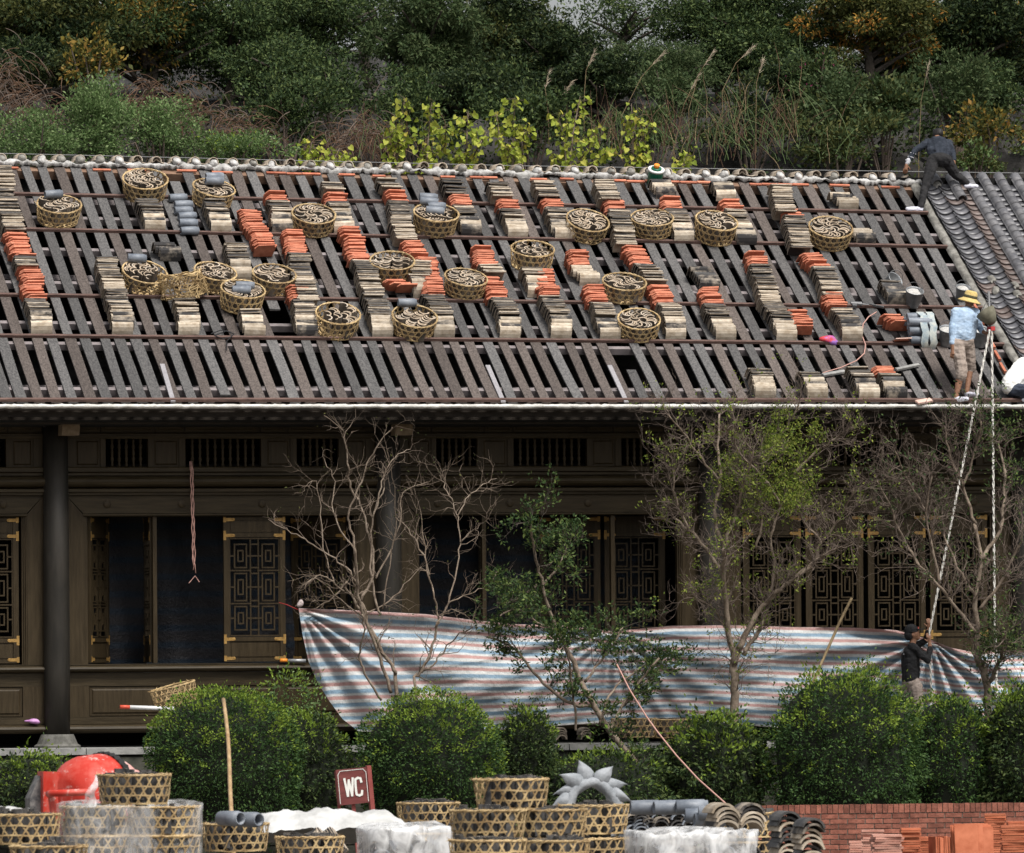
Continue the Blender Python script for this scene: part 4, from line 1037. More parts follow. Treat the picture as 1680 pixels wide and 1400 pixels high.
BT = [ # label, px, py, Y, rx, rz, leaf mat, n, leaf len, extra
 ('dark leafy tree at the far top left of the hill', 20, 50, 17, 2.0, 1.3, LM['dark'], 15000, .11, None),
 ('hill tree with yellowing leaves, left of the pale gap', 115, 40, 15.5, 1.5, 1.0, LM['deep'], 9000, .12, (LM['olive'], .4)),
 ('hill tree with orange and yellow leaf tips upper left', 235, 40, 16, 1.6, 1.15, LM['dark'], 12000, .12, (LM['yellow'], .22)),
 ('dense dark tree right of the yellowing one', 375, 70, 16.5, 1.7, 1.1, LM['dark'], 15000, .1, None),
 ('dark round crowned tree above the brown vines', 520, 55, 17, 1.6, 1.15, LM['dark'], 14000, .1, None),
 ('sparse tree with sky showing through, upper middle', 610, 20, 19, 1.2, .9, LM['deep'], 1900, .1, None),
 ('feathery grey green tree in the upper middle', 700, 70, 15.5, 1.15, 1.25, LM['bamboo'], 13000, .13, None),
 ('dark olive tree right of the feathery tree', 820, 75, 17, 1.5, 1.3, LM['deep'], 14000, .12, (LM['olive'], .25)),
 ('dark tree below the central sky gap', 900, 100, 16.5, 1.2, .85, LM['deep'], 11000, .11, (LM['olive'], .12)),
 ('thin topped tree with bright sky behind', 1020, 20, 19, 1.2, .7, LM['dark'], 1900, .1, None),
 ('deep green tree right of the sky gap', 1185, 60, 17, 1.35, 1.2, LM['dark'], 15000, .1, None),
 ('bushy green tree above the tall reeds', 1090, 110, 15, 1.1, .7, LM['bamboo'], 6500, .09, None),
 ('dark green tree above the pink flowers', 1270, 60, 16.5, 1.5, 1.25, LM['dark'], 14000, .1, None),
 ('tree with rusty yellow upper leaves, upper right', 1430, 35, 15.5, 1.3, .85, LM['olive'], 9000, .12, (LM['orange'], .2)),
 ('dark tree behind the worker on the ridge', 1510, 95, 16.5, 1.5, 1.0, LM['dark'], 13000, .1, None),
 ('dark tree at the upper right corner', 1640, 70, 17, 1.6, 1.4, LM['deep'], 14000, .11, (LM['olive'], .15)),
 ('small dark tree near the right edge of the hill', 1600, 25, 16, 1.2, .7, LM['deep'], 7000, .12, (LM['yellow'], .06)),
 ('low dark tree over the rocks left of centre', 470, 110, 14.5, 1.3, .55, LM['dark'], 7000, .09, None),
 ('low bushy tree over dark rock at left', 60, 105, 14.5, 1.2, .5, LM['deep'], 6000, .1, (LM['olive'], .15)),
 ('low spreading tree above the lime saplings', 780, 150, 14.2, 1.3, .6, LM['deep'], 7500, .1, None),
 ('low dark tree filling the gap below the bright sky', 985, 125, 14.6, .9, .5, LM['deep'], 5000, .1, None),
 ('low dark tree at the foot of the hill, right part', 1330, 130, 14.5, 1.2, .55, LM['deep'], 6500, .1, (LM['olive'], .3)),
 ('low dark tree in front of the right edge trees', 1610, 150, 14.5, 1.0, .6, LM['dark'], 6000, .1, None)]
for i, b in enumerate(BT):
    big_tree(b[0], b[1], b[2], b[3], b[4], b[5], b[6], int(b[7]*1.9), b[8]*.72, 50+i, extra=b[9], asp=.3 if b[6] is LM['bamboo'] else .42)
# bushes and saplings between hill and roof
def bush(label, px, py, Y, rx, rz, lm, n, leaf, seed, extra=None, asp=.4, clumps=16):
    c = aty(px, py, Y); zb = c.z-rz*1.1; T = thing('hillside_bush', label, 'bush', (c.x, c.y, zb), 'bushes behind the roof ridge')
    R_ = np.random.default_rng(seed); C = R_.normal(size=(clumps, 3))*.42; ix = R_.integers(0, clumps, n)
    P = C[ix]+R_.normal(size=(n, 3))*.15; D = P*.5+R_.normal(size=(n, 3))*.4; D[:, 2] += .15
    P = P*np.array([rx, rx*.7, rz])+np.array([0, 0, rz*1.1]); mats = [lm]; idx = None
    if extra: mats = [lm, extra[0]]; idx = (R_.random(n) < extra[1]).astype(np.int32)
    leaf_object('crown', P, D, leaf*(.6+.7*R_.random(n)), mats, T, aspect=asp, matidx=idx)
    mb = MB()
    for q in C[:9]: mb.tube([(q[0]*.1*rx, 0, -.6), (q[0]*rx*.6, q[1]*rx*.5, rz*.7), (q[0]*rx, q[1]*rx*.7, rz*1.1+q[2]*rz)], [.02, .015, .007], 4)
    mb.build('stems', M['twig_red'], T); return T
for i, (l, px, py, Y, rx, rz, lm, n, lf, ex) in enumerate([
 ('fresh green compound leaved bush behind the ridge, far left', 55, 225, 8.6, .9, .5, LM['fresh'], 3200, .075, None),
 ('tallest fresh green bush behind the left of the ridge', 155, 205, 8.8, .95, .75, LM['fresh'], 5200, .075, None),
 ('fresh green bush right of the tallest one behind the ridge', 265, 215, 8.6, .75, .5, LM['fresh'], 2800, .075, None),
 ('small fresh green bush behind the ridge left of the lime saplings', 370, 240, 8.5, .95, .32, LM['fresh'], 2400, .075, (LM['young'], .1)),
 ('tall feathery bush on the hill right of centre', 1105, 150, 13.5, .8, .5, LM['bamboo'], 2600, .09, None),
 ('fern like bush with hanging fronds left of the ridge worker', 1450, 185, 11.5, .95, .5, LM['bamboo'], 2800, .12, (LM['olive'], .25)),
 ('green bush above the head of the ridge worker', 1570, 150, 12.5, .8, .6, LM['bamboo'], 3200, .09, None),
 ('yellowing bush on the rock at the far right', 1625, 210, 11.5, .75, .35, LM['olive'], 800, .12, (LM['yellow'], .4)),
 ('low bush at the right of the ridge worker', 1600, 265, 9.5, .6, .28, LM['olive'], 900, .09, (LM['fresh'], .4)),
 ('bush with magenta flowers on the hill', 1330, 130, 12.5, .55, .5, LM['dark'], 1500, .09, (LM['pink'], .025)),
 ('olive bush among the reeds right of the flowers', 1380, 235, 10.5, .9, .45, LM['olive'], 1900, .1, (LM['bamboo'], .4)),
 ('yellow leaved bush hanging in front of the dark rock, left', 150, 105, 13.6, .5, .5, LM['yellow'], 500, .13, (LM['olive'], .5)),
 ('dark bush among the reeds left part', 1060, 215, 11.8, .9, .5, LM['dark'], 2200, .09, (LM['olive'], .2)),
 ('dark bush among the reeds right part', 1230, 190, 11.8, .9, .5, LM['deep'], 2200, .09, (LM['olive'], .2)),
 ('mid green bush left of the lime saplings', 470, 175, 11.5, .9, .5, LM['dark'], 2600, .09, None),
 ('mid green bush behind the thin lime sapling', 690, 185, 11.2, .9, .6, LM['dark'], 2800, .09, None),
 ('mid green bush behind the tallest lime sapling', 870, 190, 11.2, 1.0, .6, LM['dark'], 3000, .09, None),
 ('green bush right of the fern like bush', 1370, 160, 11.8, .8, .5, LM['bamboo'], 2400, .09, None),
 ('dark low bush on the rock between vines and lime saplings', 560, 150, 12.5, .9, .35, LM['dark'], 1800, .09, None)]):
    bush(l, px, py, Y, rx, rz, lm, int(n*1.6), lf*.8, 90+i, ex, asp=.5, clumps=24)
R = random.Random(77)
def sapling(label, limbs, seed):
    R_ = random.Random(seed); Y = 8.3; p = aty(*limbs[0][0], Y); base = Vector((p.x, p.y, p.z-.8)); T = thing('sapling', label, 'sapling', base, 'lime green saplings behind the ridge')
    mb = MB(); P, D = [], []
    for pts in limbs:
        Q = [aty(x, y, Y+R_.uniform(-.25, .25))-base for x, y in pts]
        Q = [Vector((Q[0].x*.5, 0, 0))]+Q
        mb.tube(Q, [.016]+[.012]*(len(Q)-2)+[.005], 5)
        for i in range(1, len(Q)):
            for k in range(24 if i < len(Q)-1 else 36):
                f = R_.random(); q = Q[i-1].lerp(Q[i], f if i > 1 else .6+.4*f); a = R_.uniform(0, 6.28); r = R_.uniform(.02, .2)
                e = q+Vector((r*cos(a), r*sin(a), R_.uniform(-.06, .09))); mb.tube([q, e], [.003, .002], 3)
                P.append(e); D.append(Vector((cos(a)*.6, sin(a)*.6-.35, -.75+R_.uniform(-.3, .5))))
    P, D = np.array(P), np.array(D); n = len(P)
    # heart shaped leaf: six sided
    V = []; Fc = []
    for q, d in zip(P, D):
        d = Vector(d).normalized(); s = d.cross(Vector((R_.gauss(0, .9), -1, R_.gauss(0, .8)))).normalized(); nn = s.cross(d); L = R_.uniform(.045, .11); b = len(V)
        for u, v, h in ((0, 0, 0), (-.12, .38, .06), (.25, .5, .08), (.65, .3, .04), (1, 0, -.06)): V.append(Vector(q)+d*L*u+s*L*v+nn*L*h)
        for u, v, h in ((.65, -.3, .04), (.25, -.5, .08), (-.12, -.38, .06)): V.append(Vector(q)+d*L*u+s*L*v+nn*L*h)
        Fc += [(b, b+1, b+2, b+3, b+4), (b, b+4, b+5, b+6, b+7)]
    m2 = MB(); m2.v = [tuple(v) for v in V]; m2.f = Fc; m2.m = [0]*len(Fc); m2.build('crown', LM['lime'], T); mb.build('stem', M['twig'], T)
SAP = [('lime green sapling, leftmost, low over the ridge', [[(505,262),(512,232)], [(520,265),(508,245)]]), ('lime green sapling second from left, low', [[(545,268),(557,243)], [(560,268),(572,258)]]),
 ('thin lime sapling with few yellow leaves', [[(648,270),(655,230),(664,160)], [(652,250),(632,195)], [(650,255),(668,210)]]), ('tall lime sapling left of the group centre', [[(700,275),(703,220),(708,168)], [(700,270),(730,240),(732,205)], [(705,272),(690,245)]]),
 ('lime sapling in the middle of the group', [[(765,275),(766,230),(768,182)], [(765,270),(745,245)], [(768,275),(785,240),(800,215)]]), ('tallest lime sapling of the group', [[(840,275),(842,220),(845,160)], [(838,272),(820,230),(815,188)], [(845,275),(860,235),(858,205)], [(842,260),(830,240)]]),
 ('broad lime sapling right of the tallest', [[(935,280),(940,220),(952,158)], [(930,275),(925,230),(915,185)], [(940,278),(965,245),(975,205)], [(925,278),(905,250)], [(960,278),(985,255),(1010,250)]]), ('narrow lime sapling above the jug', [[(1040,282),(1038,225),(1036,170)], [(1042,275),(1055,235),(1050,195)], [(1045,280),(1060,250)]]),
 ('small lime sapling right of the jug', [[(1115,283),(1128,250)], [(1112,285),(1125,265)]])]
for i, (l, q) in enumerate(SAP): sapling(l, q, 200+i)
# dry vines, grasses and reeds
def strands(name, label, spots, n, L, w, mats, seed, droop=.5, up=.6, kind='stuff', sp=1.0):
    R_ = random.Random(seed); mb = MB()
    for _ in range(n):
        px, py, Y, sx, sy = R_.choice(spots); p = aty(px+R_.gauss(0, sx), py+R_.gauss(0, sy), Y+R_.uniform(-.6, .3))
        a = R_.uniform(0, 6.28); q_ = sp*(1 if sp == 1 else abs(R_.gauss(0, 1))); d = Vector((cos(a)*q_, sin(a)*.6*q_, up+R_.gauss(0, .35 if sp == 1 else .1))).normalized(); pts = [p]; LL = L*R_.uniform(.5, 1.3)
        for k in range(5):
            d = (d+Vector((R_.gauss(0, .16), R_.gauss(0, .16), -droop*.35+R_.gauss(0, .1)))).normalized(); p = p+d*LL/5; pts.append(p)
        mb.tube(pts, [w, w, w*.9, w*.8, w*.6, w*.3], 3, R_.randrange(len(mats)), cap=False)
    o = mb.build(name, mats); o['kind'] = kind; o['label'] = label; return o
M['straw'] = mat('dry_straw', (.11,.075,.04), .9, (.24,.18,.1), 4); M['vine'] = mat('dry_vine', (.055,.03,.018), .95, (.13,.075,.045), 4); M['grass'] = mat('grass_blade', (.05,.08,.025), .7, (.1,.14,.05), 4)
strands('dry_vines', 'tangle of dry brown vines over the rock', [(60,175,11.3,40,18),(15,140,12,14,30),(260,165,11.2,40,18),(330,190,11,50,14),(400,215,10.6,30,12),(560,235,10,25,16),(600,220,10.2,20,16),(230,175,11,30,20)], 1200, .55, .0065, [M['vine'], M['vine'], M['twig_red']], 1, .9, .1)
strands('tall_grass', 'tall green and dry grass on the slope', [(1000,235,10.5,20,15),(1060,240,10,40,20),(1110,240,10,30,20),(1180,235,10,40,25),(1240,230,10.3,40,25),(1290,210,10.8,30,30),(1330,240,10,40,20),(1200,250,9.6,60,14),(660,255,9.5,40,12)], 300, .75, .006, [M['straw'], M['vine'], M['vine'], M['grass'], M['grass']], 2, .42, 1.3, sp=.45)
M['plume'] = mat('reed_plume', (.3,.24,.17), .95, (.45,.38,.29), 8)
for i, (x0, y0, x1, y1, wds) in enumerate(((900,190,899,125,'leftmost short one'),(930,175,934,140,'beside the tallest lime sapling'),(958,165,972,92,'above the broad lime sapling'),(1020,190,1083,92,'leaning right above the narrow sapling'),(1105,245,1142,130,'straw coloured, in the grass'),(1130,180,1165,92,'leaning over the feathery bush'),(1185,150,1230,82,'with the widest plume'),(1240,200,1250,102,'right of the widest plume'),(1507,260,1522,112,'beside the ridge worker'))):
    a, b = aty(x0, y0, 10.8), aty(x1, y1, 10.8); T = thing('reed', 'plumed reed on the slope, %s' % wds, 'reed', Vector((a.x, a.y, a.z-.5)), 'plumed reeds on the slope')
    o = Vector((a.x, a.y, a.z-.5)); mb = MB(); e = b-o; q = (a-o).lerp(e, .6)+Vector((-.05, 0, .05)); mb.tube([(0, 0, 0), a-o, q, e], [.007, .006, .005, .003], 4); mb.build('stem', M['straw'], T)
    mb = MB(); R_ = random.Random(i); dd = (e-q).normalized()
    for k in range(34):
        f = R_.random(); s = e+dd*(.28*f-.2); mb.tube([s, s+dd*.07+Vector((R_.gauss(.02, .03), R_.gauss(0, .03), R_.gauss(0, .02)))], [.004, .001], 3, cap=False)
    mb.build('plume', M['plume'], T)
# thin wire stretched behind the ridge
a, b = aty(-40, 251, 7.0), aty(1720, 285, 7.0); mb = MB(); mb.tube([a, (a+b)/2-Vector((0, 0, .04)), b], .006, 4)
M['wire'] = mat('wire', (.2,.2,.2), .5); tag(mb.build('wire', M['wire']), 'thin wire stretched just above the whole ridge', 'wire')
# ================================================================== striped sheet hung in front of the hall
def interp(pts, f):
    L = [0]
    for a, b in zip(pts, pts[1:]): L.append(L[-1]+sqrt((a[0]-b[0])**2+(a[1]-b[1])**2))
    s = f*L[-1]
    for i in range(len(pts)-1):
        if s <= L[i+1] or i == len(pts)-2:
            t = (s-L[i])/max(1e-6, L[i+1]-L[i]); return (pts[i][0]+(pts[i+1][0]-pts[i][0])*t, pts[i][1]+(pts[i+1][1]-pts[i][1])*t)
def stripe_mat(name, cols, periods, rough=.55, trans=.15):
    m = bpy.data.materials.new(name); m.use_nodes = True; nt = m.node_tree; N = nt.nodes; L = nt.links; b = N['Principled BSDF']
    b.inputs['Roughness'].default_value = rough; b.inputs['Specular IOR Level'].default_value = .25
    uv = N.new('ShaderNodeUVMap'); sp = N.new('ShaderNodeSeparateXYZ'); L.new(uv.outputs[0], sp.inputs[0])
    nz = N.new('ShaderNodeTexNoise'); nz.inputs['Scale'].default_value = 9; nz.inputs['Detail'].default_value = 4; L.new(uv.outputs[0], nz.inputs['Vector'])
    ma = N.new('ShaderNodeMath'); ma.operation = 'MULTIPLY_ADD'; ma.inputs[1].default_value = periods; L.new(sp.outputs['Y'], ma.inputs[0])
    mb = N.new('ShaderNodeMath'); mb.operation = 'MULTIPLY'; mb.inputs[1].default_value = .1; L.new(nz.outputs['Fac'], mb.inputs[0]); L.new(mb.outputs[0], ma.inputs[2])
    fr = N.new('ShaderNodeMath'); fr.operation = 'FRACT'; L.new(ma.outputs[0], fr.inputs[0])
    rp = N.new('ShaderNodeValToRGB'); e = rp.color_ramp.elements
    e[0].position = 0; e[0].color = (*cols[0][1], 1); e[1].position = cols[1][0]; e[1].color = (*cols[1][1], 1)
    for p, c in cols[2:]: q = e.new(p); q.color = (*c, 1)
    L.new(fr.outputs[0], rp.inputs[0])
    tc = N.new('ShaderNodeTexCoord'); n2 = N.new('ShaderNodeTexNoise'); n2.inputs['Scale'].default_value = 2.5; n2.inputs['Detail'].default_value = 8; n2.inputs['Roughness'].default_value = .7; L.new(tc.outputs['Object'], n2.inputs['Vector'])
    mr = N.new('ShaderNodeMapRange'); mr.inputs['From Min'].default_value = .35; mr.inputs['From Max'].default_value = .7; mr.inputs['To Min'].default_value = .62; mr.inputs['To Max'].default_value = 1.08; L.new(n2.outputs['Fac'], mr.inputs['Value'])
    hsv = N.new('ShaderNodeHueSaturation'); L.new(mr.outputs[0], hsv.inputs['Value']); L.new(rp.outputs[0], hsv.inputs['Color']); L.new(hsv.outputs[0], b.inputs['Base Color'])
    bp = N.new('ShaderNodeBump'); bp.inputs['Strength'].default_value = .9; bp.inputs['Distance'].default_value = .03; n3 = N.new('ShaderNodeTexNoise'); n3.inputs['Scale'].default_value = 11; n3.inputs['Detail'].default_value = 8; n3.inputs['Roughness'].default_value = .7; L.new(tc.outputs['Object'], n3.inputs['Vector']); L.new(n3.outputs['Fac'], bp.inputs['Height']); L.new(bp.outputs[0], b.inputs['Normal'])
    return m
PINK, WHT, BLU = (.45,.27,.25), (.58,.59,.58), (.2,.3,.39)
M['sheet'] = stripe_mat('striped_sheet', [(0, WHT), (.1, PINK), (.28, PINK), (.36, WHT), (.54, WHT), (.62, BLU), (.82, BLU), (.95, WHT)], 9)
M['sheet_shaded'] = stripe_mat('shaded_striped_sheet', [(0, (.012,.012,.015)), (.2, (.014,.012,.013)), (.45, (.012,.012,.015)), (.55, (.005,.012,.022)), (.8, (.005,.012,.022)), (.9, (.012,.012,.015))], 15)  # same kind of striped sheet, indoor shade painted into its colours
def cloth(name, rowsP, mats, parent=None):
    mb = MB(); nv, nu = len(rowsP), len(rowsP[0]); mb.quad_grid(rowsP); me = mb.mesh(name, mats, True)
    uvl = me.uv_layers.new(name='UVMap')
    for poly in me.polygons:
        for li in poly.loop_indices:
            vi = me.loops[li].vertex_index; uvl.data[li].uv = ((vi % nu)/(nu-1)*8, (vi//nu)/(nv-1))
    return link(name, me, parent)
TOP = [(490,998),(540,1000),(590,1002),(700,1008),(780,1018),(840,1024),(930,1027),(1005,1036),(1100,1027),(1200,1026),(1300,1029),(1400,1030),(1470,1034),(1527,1050),(1560,1063),(1600,1071),(1640,1068),(1720,1066)]
BOT = [(588,1200),(700,1205),(900,1192),(1050,1181),(1100,1180),(1250,1192),(1400,1202),(1600,1198),(1720,1192)]
LFT = [(490,998),(496,1040),(506,1085),(520,1118),(540,1150),(562,1180),(588,1200)]
def sheet_px(u, v):
    t = interp(TOP, u); b = interp(BOT, u); l = interp(LFT, v)
    x = t[0]+(b[0]-t[0])*v; y = t[1]+(b[1]-t[1])*v
    e = exp(-u*14); lin = (490+(588-490)*v, 998+(1200-998)*v)
    return x+(l[0]-lin[0])*e, y+(l[1]-lin[1])*e
rows = []
NU, NV = 260, 70
for j in range(NV+1):
    row = []
    for i in range(NU+1):
        u, v = i/NU, j/NV; px, py = sheet_px(u, v); dep = 0
        for (kx, ky, amp, kf, rad) in ((490, 998, .12, 22, 340), (1005, 1036, .08, 26, 170), (1527, 1050, .15, 21, 280)):
            dx, dy = px-kx, py-ky; r = sqrt(dx*dx+dy*dy)+1; a = atan2(dy, dx)
            dep += amp*sin(a*kf+1.5*mnoise.noise((a*3, kx, 0)))*(1-exp(-r/35))*exp(-r/rad)
            dep += .1*exp(-r/40)
        dep += .05*mnoise.noise((px*.006, py*.012, 3))+.025*mnoise.noise((px*.02+py*.02, py*.06, 8))+.018*mnoise.noise((px*.014, py*.2+px*.03, 5))
        dep += .1*sin(v*pi)
        row.append(aty(px, py, -1.2-dep))
    rows.append(row)
sheet = tag(cloth('striped_sheet', rows, M['sheet']), 'long pink white and blue striped plastic sheet hung along the hall', 'sheet')
mb = MB(); p = aty(492, 990, -1.25); mb.ellipsoid((0, 0, 0), (.045, .03, .065), 10, 8, jit=.6, M=Matrix.Rotation(.6, 3, 'Y')); mb.build('knot', M['sheet'], sheet, smooth=True, M=Matrix.Translation(p))
mb = MB(); mb.tube([aty(488, 1000, -1.25), aty(470, 992, -.6), aty(458, 989, -.02)], .006, 4); M['cord_red'] = mat('red_cord', (.4,.04,.04), .8); mb.build('tie_cord', M['cord_red'], sheet)
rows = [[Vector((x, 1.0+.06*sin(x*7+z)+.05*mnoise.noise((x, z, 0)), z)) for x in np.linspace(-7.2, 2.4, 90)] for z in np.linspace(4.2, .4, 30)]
tag(cloth('striped_sheet', rows, M['sheet_shaded']), 'striped sheet darkened for indoor shade, hanging inside behind the open windows', 'sheet')

# ================================================================== people
def capsule(mb, p0, r0, p1, r1, n=10, squash=None):
    p0, p1 = Vector(p0), Vector(p1); d = p1-p0; L = d.length; d = d.normalized() if L > 1e-6 else Vector((0, 0, 1))
    a = d.orthogonal().normalized(); c = d.cross(a); rows = []
    for k in range(4): th = -pi/2+pi/2*(k+.15)/4; rows.append((p0+d*r0*sin(th), r0*cos(th)))
    rows.append((p0, r0)); rows.append((p1, r1))
    for k in range(1, 5): th = pi/2*(k-.15)/4; rows.append((p1+d*r1*sin(th), r1*cos(th)))
    rr = [[q+(a*cos(2*pi*i/n)+c*sin(2*pi*i/n))*r for i in range(n)] for q, r in rows]
    b = mb.quad_grid(rr, 0, True); mb.f.append(tuple(b+i for i in range(n))[::-1]); e = b+(len(rr)-1)*n; mb.f.append(tuple(e+i for i in range(n))); mb.m += [0, 0]
def person(label, base, prims, mats, fold=.0065, vox=.0075, cat='person'):
    """prims: (kind, matindex, ...) in world coordinates; one continuous voxel-fused body"""
    T = thing('person', label, cat, base); mb = MB()
    for p in prims:
        if p[0] == 'c': capsule(mb, p[2]-base, p[3], p[4]-base, p[5])
        else: mb.ellipsoid(p[2]-base, p[3], 14, 10, M=p[4].to_3x3() if len(p) > 4 and p[4] is not None else None)
    me = mb.mesh('body_src', mats); o = bpy.data.objects.new('body_src', me); COL.objects.link(o)
    md = o.modifiers.new('r', 'REMESH'); md.mode = 'VOXEL'; md.voxel_size = vox; md.use_smooth_shade = True
    sm = o.modifiers.new('s', 'SMOOTH'); sm.factor = .5; sm.iterations = 5
    dg = bpy.context.evaluated_depsgraph_get(); dg.update(); me2 = bpy.data.meshes.new_from_object(o.evaluated_get(dg)); bpy.data.objects.remove(o)
    me2.name = 'body'; nv = len(me2.vertices); co = np.empty(nv*3, np.float32); me2.vertices.foreach_get('co', co); co = co.reshape(-1, 3)
    best = np.full(nv, 1e9); idx = np.zeros(nv, int)
    for p in prims:
        if p[0] == 'c':
            a, b = np.array(p[2]-base), np.array(p[4]-base); ab = b-a; t = np.clip(((co-a)@ab)/max(1e-9, ab@ab), 0, 1)
            d = np.linalg.norm(co-(a+t[:, None]*ab), axis=1)-(p[3]+(p[5]-p[3])*t)
        else:
            q = co-np.array(p[2]-base)
            if len(p) > 4 and p[4] is not None: q = q@np.array(p[4].to_3x3())
            r = np.array(p[3]); d = (np.linalg.norm(q/r, axis=1)-1)*r.min()
        k = d < best; best[k] = d[k]; idx[k] = p[1]
    # cloth folds on clothed regions only
    no = np.empty(nv*3, np.float32); me2.vertices.foreach_get('normal', no); no = no.reshape(-1, 3)
    skin = np.array([('skin' in m_.name) for m_ in mats])[idx]
    f = np.array([1.5*mnoise.noise((c[0]*9+c[2]*5, c[1]*9, c[2]*15))+.8*mnoise.noise((c[0]*24, c[1]*24, c[2]*34)) for c in co])*fold; f[skin] = 0
    me2.vertices.foreach_set('co', (co+no*f[:, None]).reshape(-1))
    me2.materials.clear()
    for m_ in mats: me2.materials.append(m_)
    li = np.empty(len(me2.polygons), np.int32); me2.polygons.foreach_get('loop_start', li)
    lv = np.empty(len(me2.loops), np.int32); me2.loops.foreach_get('vertex_index', lv)
    me2.polygons.foreach_set('material_index', idx[lv[li]].astype(np.int32)); me2.polygons.foreach_set('use_smooth', [True]*len(me2.polygons)); me2.update()
    link('body', me2, T); return T
M['skin'] = mat('skin', (.19,.095,.055), .6, (.25,.13,.08), 20); M['hair'] = mat('black_hair', (.008,.007,.007), .6, (.02,.018,.017), 60)
M['navy'] = mat('navy_jacket', (.01,.014,.022), .9, (.032,.038,.052), 9, contrast=(.4, .7)); M['jeans'] = mat('black_jeans', (.007,.007,.008), .9, (.022,.021,.022), 8)
M['white_cloth'] = mat('white_cloth', (.6,.6,.58), .9, (.75,.75,.73), 8); M['shoe'] = mat('pale_shoe', (.5,.5,.58), .7, (.65,.65,.72), 15)
M['shirt_blue'] = mat('blue_shirt', (.24,.33,.45), .9, (.38,.48,.6), 8); M['khaki'] = mat('khaki_cloth', (.25,.2,.17), .95, (.36,.3,.26), 8)
M['black_cloth'] = mat('black_cloth', (.01,.01,.011), .9, (.025,.025,.027), 8); M['straw_hat'] = mat('straw_hat', (.42,.3,.1), .9, (.58,.45,.2), 30, bump=.3, bscale=60)
M['hat_band'] = mat('hat_band', (.06,.055,.03), .9); M['jeans_blue'] = mat('dark_denim', (.02,.028,.045), .9, (.05,.06,.085), 9); M['cuff'] = mat('white_band', (.4,.4,.42), .9)
def foot(prims, mi, ankle, toe, w=.045):
    a, t = Vector(ankle), Vector(toe); prims.append(('c', mi, a+Vector((0, 0, -.05)), w*.95, t, w*.75))
def hand(prims, mi, wrist, d, R_, side=1, curl=.5):
    """palm and five fingers from the wrist along d"""
    w, d = Vector(wrist), Vector(d).normalized(); s = d.cross(Vector((0, 0, 1)) if abs(d.z) < .8 else Vector((0, 1, 0))).normalized()*side; n = s.cross(d)
    prims.append(('c', mi, w, .026, w+d*.065, .032))
    for k in range(4):
        q = w+d*.07+s*(-.033+.022*k); L = (.055, .066, .07, .058)[k]; m1 = q+d*L*.6; m2 = m1+(d*(1-curl)+n*curl).normalized()*L*.55
        prims.append(('c', mi, q, .0105, m1, .0095)); prims.append(('c', mi, m1, .0095, m2, .0085))
    q = w+d*.02+s*.035; prims.append(('c', mi, q, .013, q+(d*.7+s*.7).normalized()*.05, .0105))
# ---- A: worker bending over the ridge edge
xl, tl = roofxt(1508, 349, .0); FL = roof(xl, tl); xr, tr = roofxt(1588, 320, .0); FR = roof(xr, tr, .1)
Ya = FL.y; J = lambda px, py, dy: aty(px, py, Ya+dy)
mats = [M['navy'], M['jeans'], M['skin'], M['shoe'], M['cuff'], M['black_cloth']]
hipL, hipR = J(1531, 264, .42), J(1553, 264, .5); knL, knR = J(1520, 300, .2), J(1568, 287, .55)
ankL = FL+Vector((.03, .02, .1)); ankR = FR+Vector((-.04, -.02, .1))
shL, shR = J(1522, 235, .78), J(1556, 236, .82); chest = J(1539, 240, .72)
pr = [('c', 1, hipL, .105, knL, .075), ('c', 1, knL, .073, ankL, .05), ('c', 1, hipR, .105, knR, .075), ('c', 1, knR, .073, ankR, .05),
      ('e', 1, J(1542, 262, .42), (.19, .14, .12), None), ('c', 0, J(1541, 254, .5), .15, chest, .17), ('c', 0, J(1530, 250, .52), .09, J(1528, 238, .74), .1), ('c', 0, J(1552, 250, .54), .09, J(1551, 239, .76), .1),
      ('c', 0, shL, .075, shR, .075), ('c', 0, shL, .07, J(1501, 247, .62), .05), ('c', 0, J(1501, 247, .62), .048, J(1489, 266, .5), .04), ('c', 4, J(1490, 263, .5), .0415, J(1489, 267, .5), .0415),
      ('c', 0, shR, .07, J(1563, 251, .68), .05), ('c', 0, J(1563, 251, .68), .048, J(1565, 262, .55), .04), ('c', 2, J(1539, 230, .86), .055, J(1538, 226, .92), .055), ('e', 2, J(1538, 224, .98), (.075, .095, .1), None)]
hand(pr, 2, J(1487, 271, .48), Vector((-.15, .1, -1)), None); hand(pr, 2, J(1565, 265, .53), Vector((0, .1, -1)), None, -1)
foot(pr, 3, ankL, FL+Vector((-.2, -.04, .05)), .05); foot(pr, 3, ankR, FR+Vector((.1, -.08, .04)), .045)
pa = person('worker in navy jacket and black jeans bending over the ridge', Vector((FL.x, FL.y, FL.z)), pr, mats)
mb = MB(); c = J(1538, 222, .98)-pa.location; mb.ellipsoid(c+Vector((0, -.01, .015)), (.085, .1, .1), 14, 10, jit=.25); mb.build('hair', M['hair'], pa, smooth=True)
mb = MB()
for k in range(3):
    q = J(1497-4*k, 252+6*k, .6-.04*k)-pa.location; mb.tube([q+Vector((-.045, -.03, .012)), q+Vector((0, -.052, 0)), q+Vector((.045, -.03, -.012))], .008, 5)
mb.build('sleeve_stripe', M['cuff'], pa)
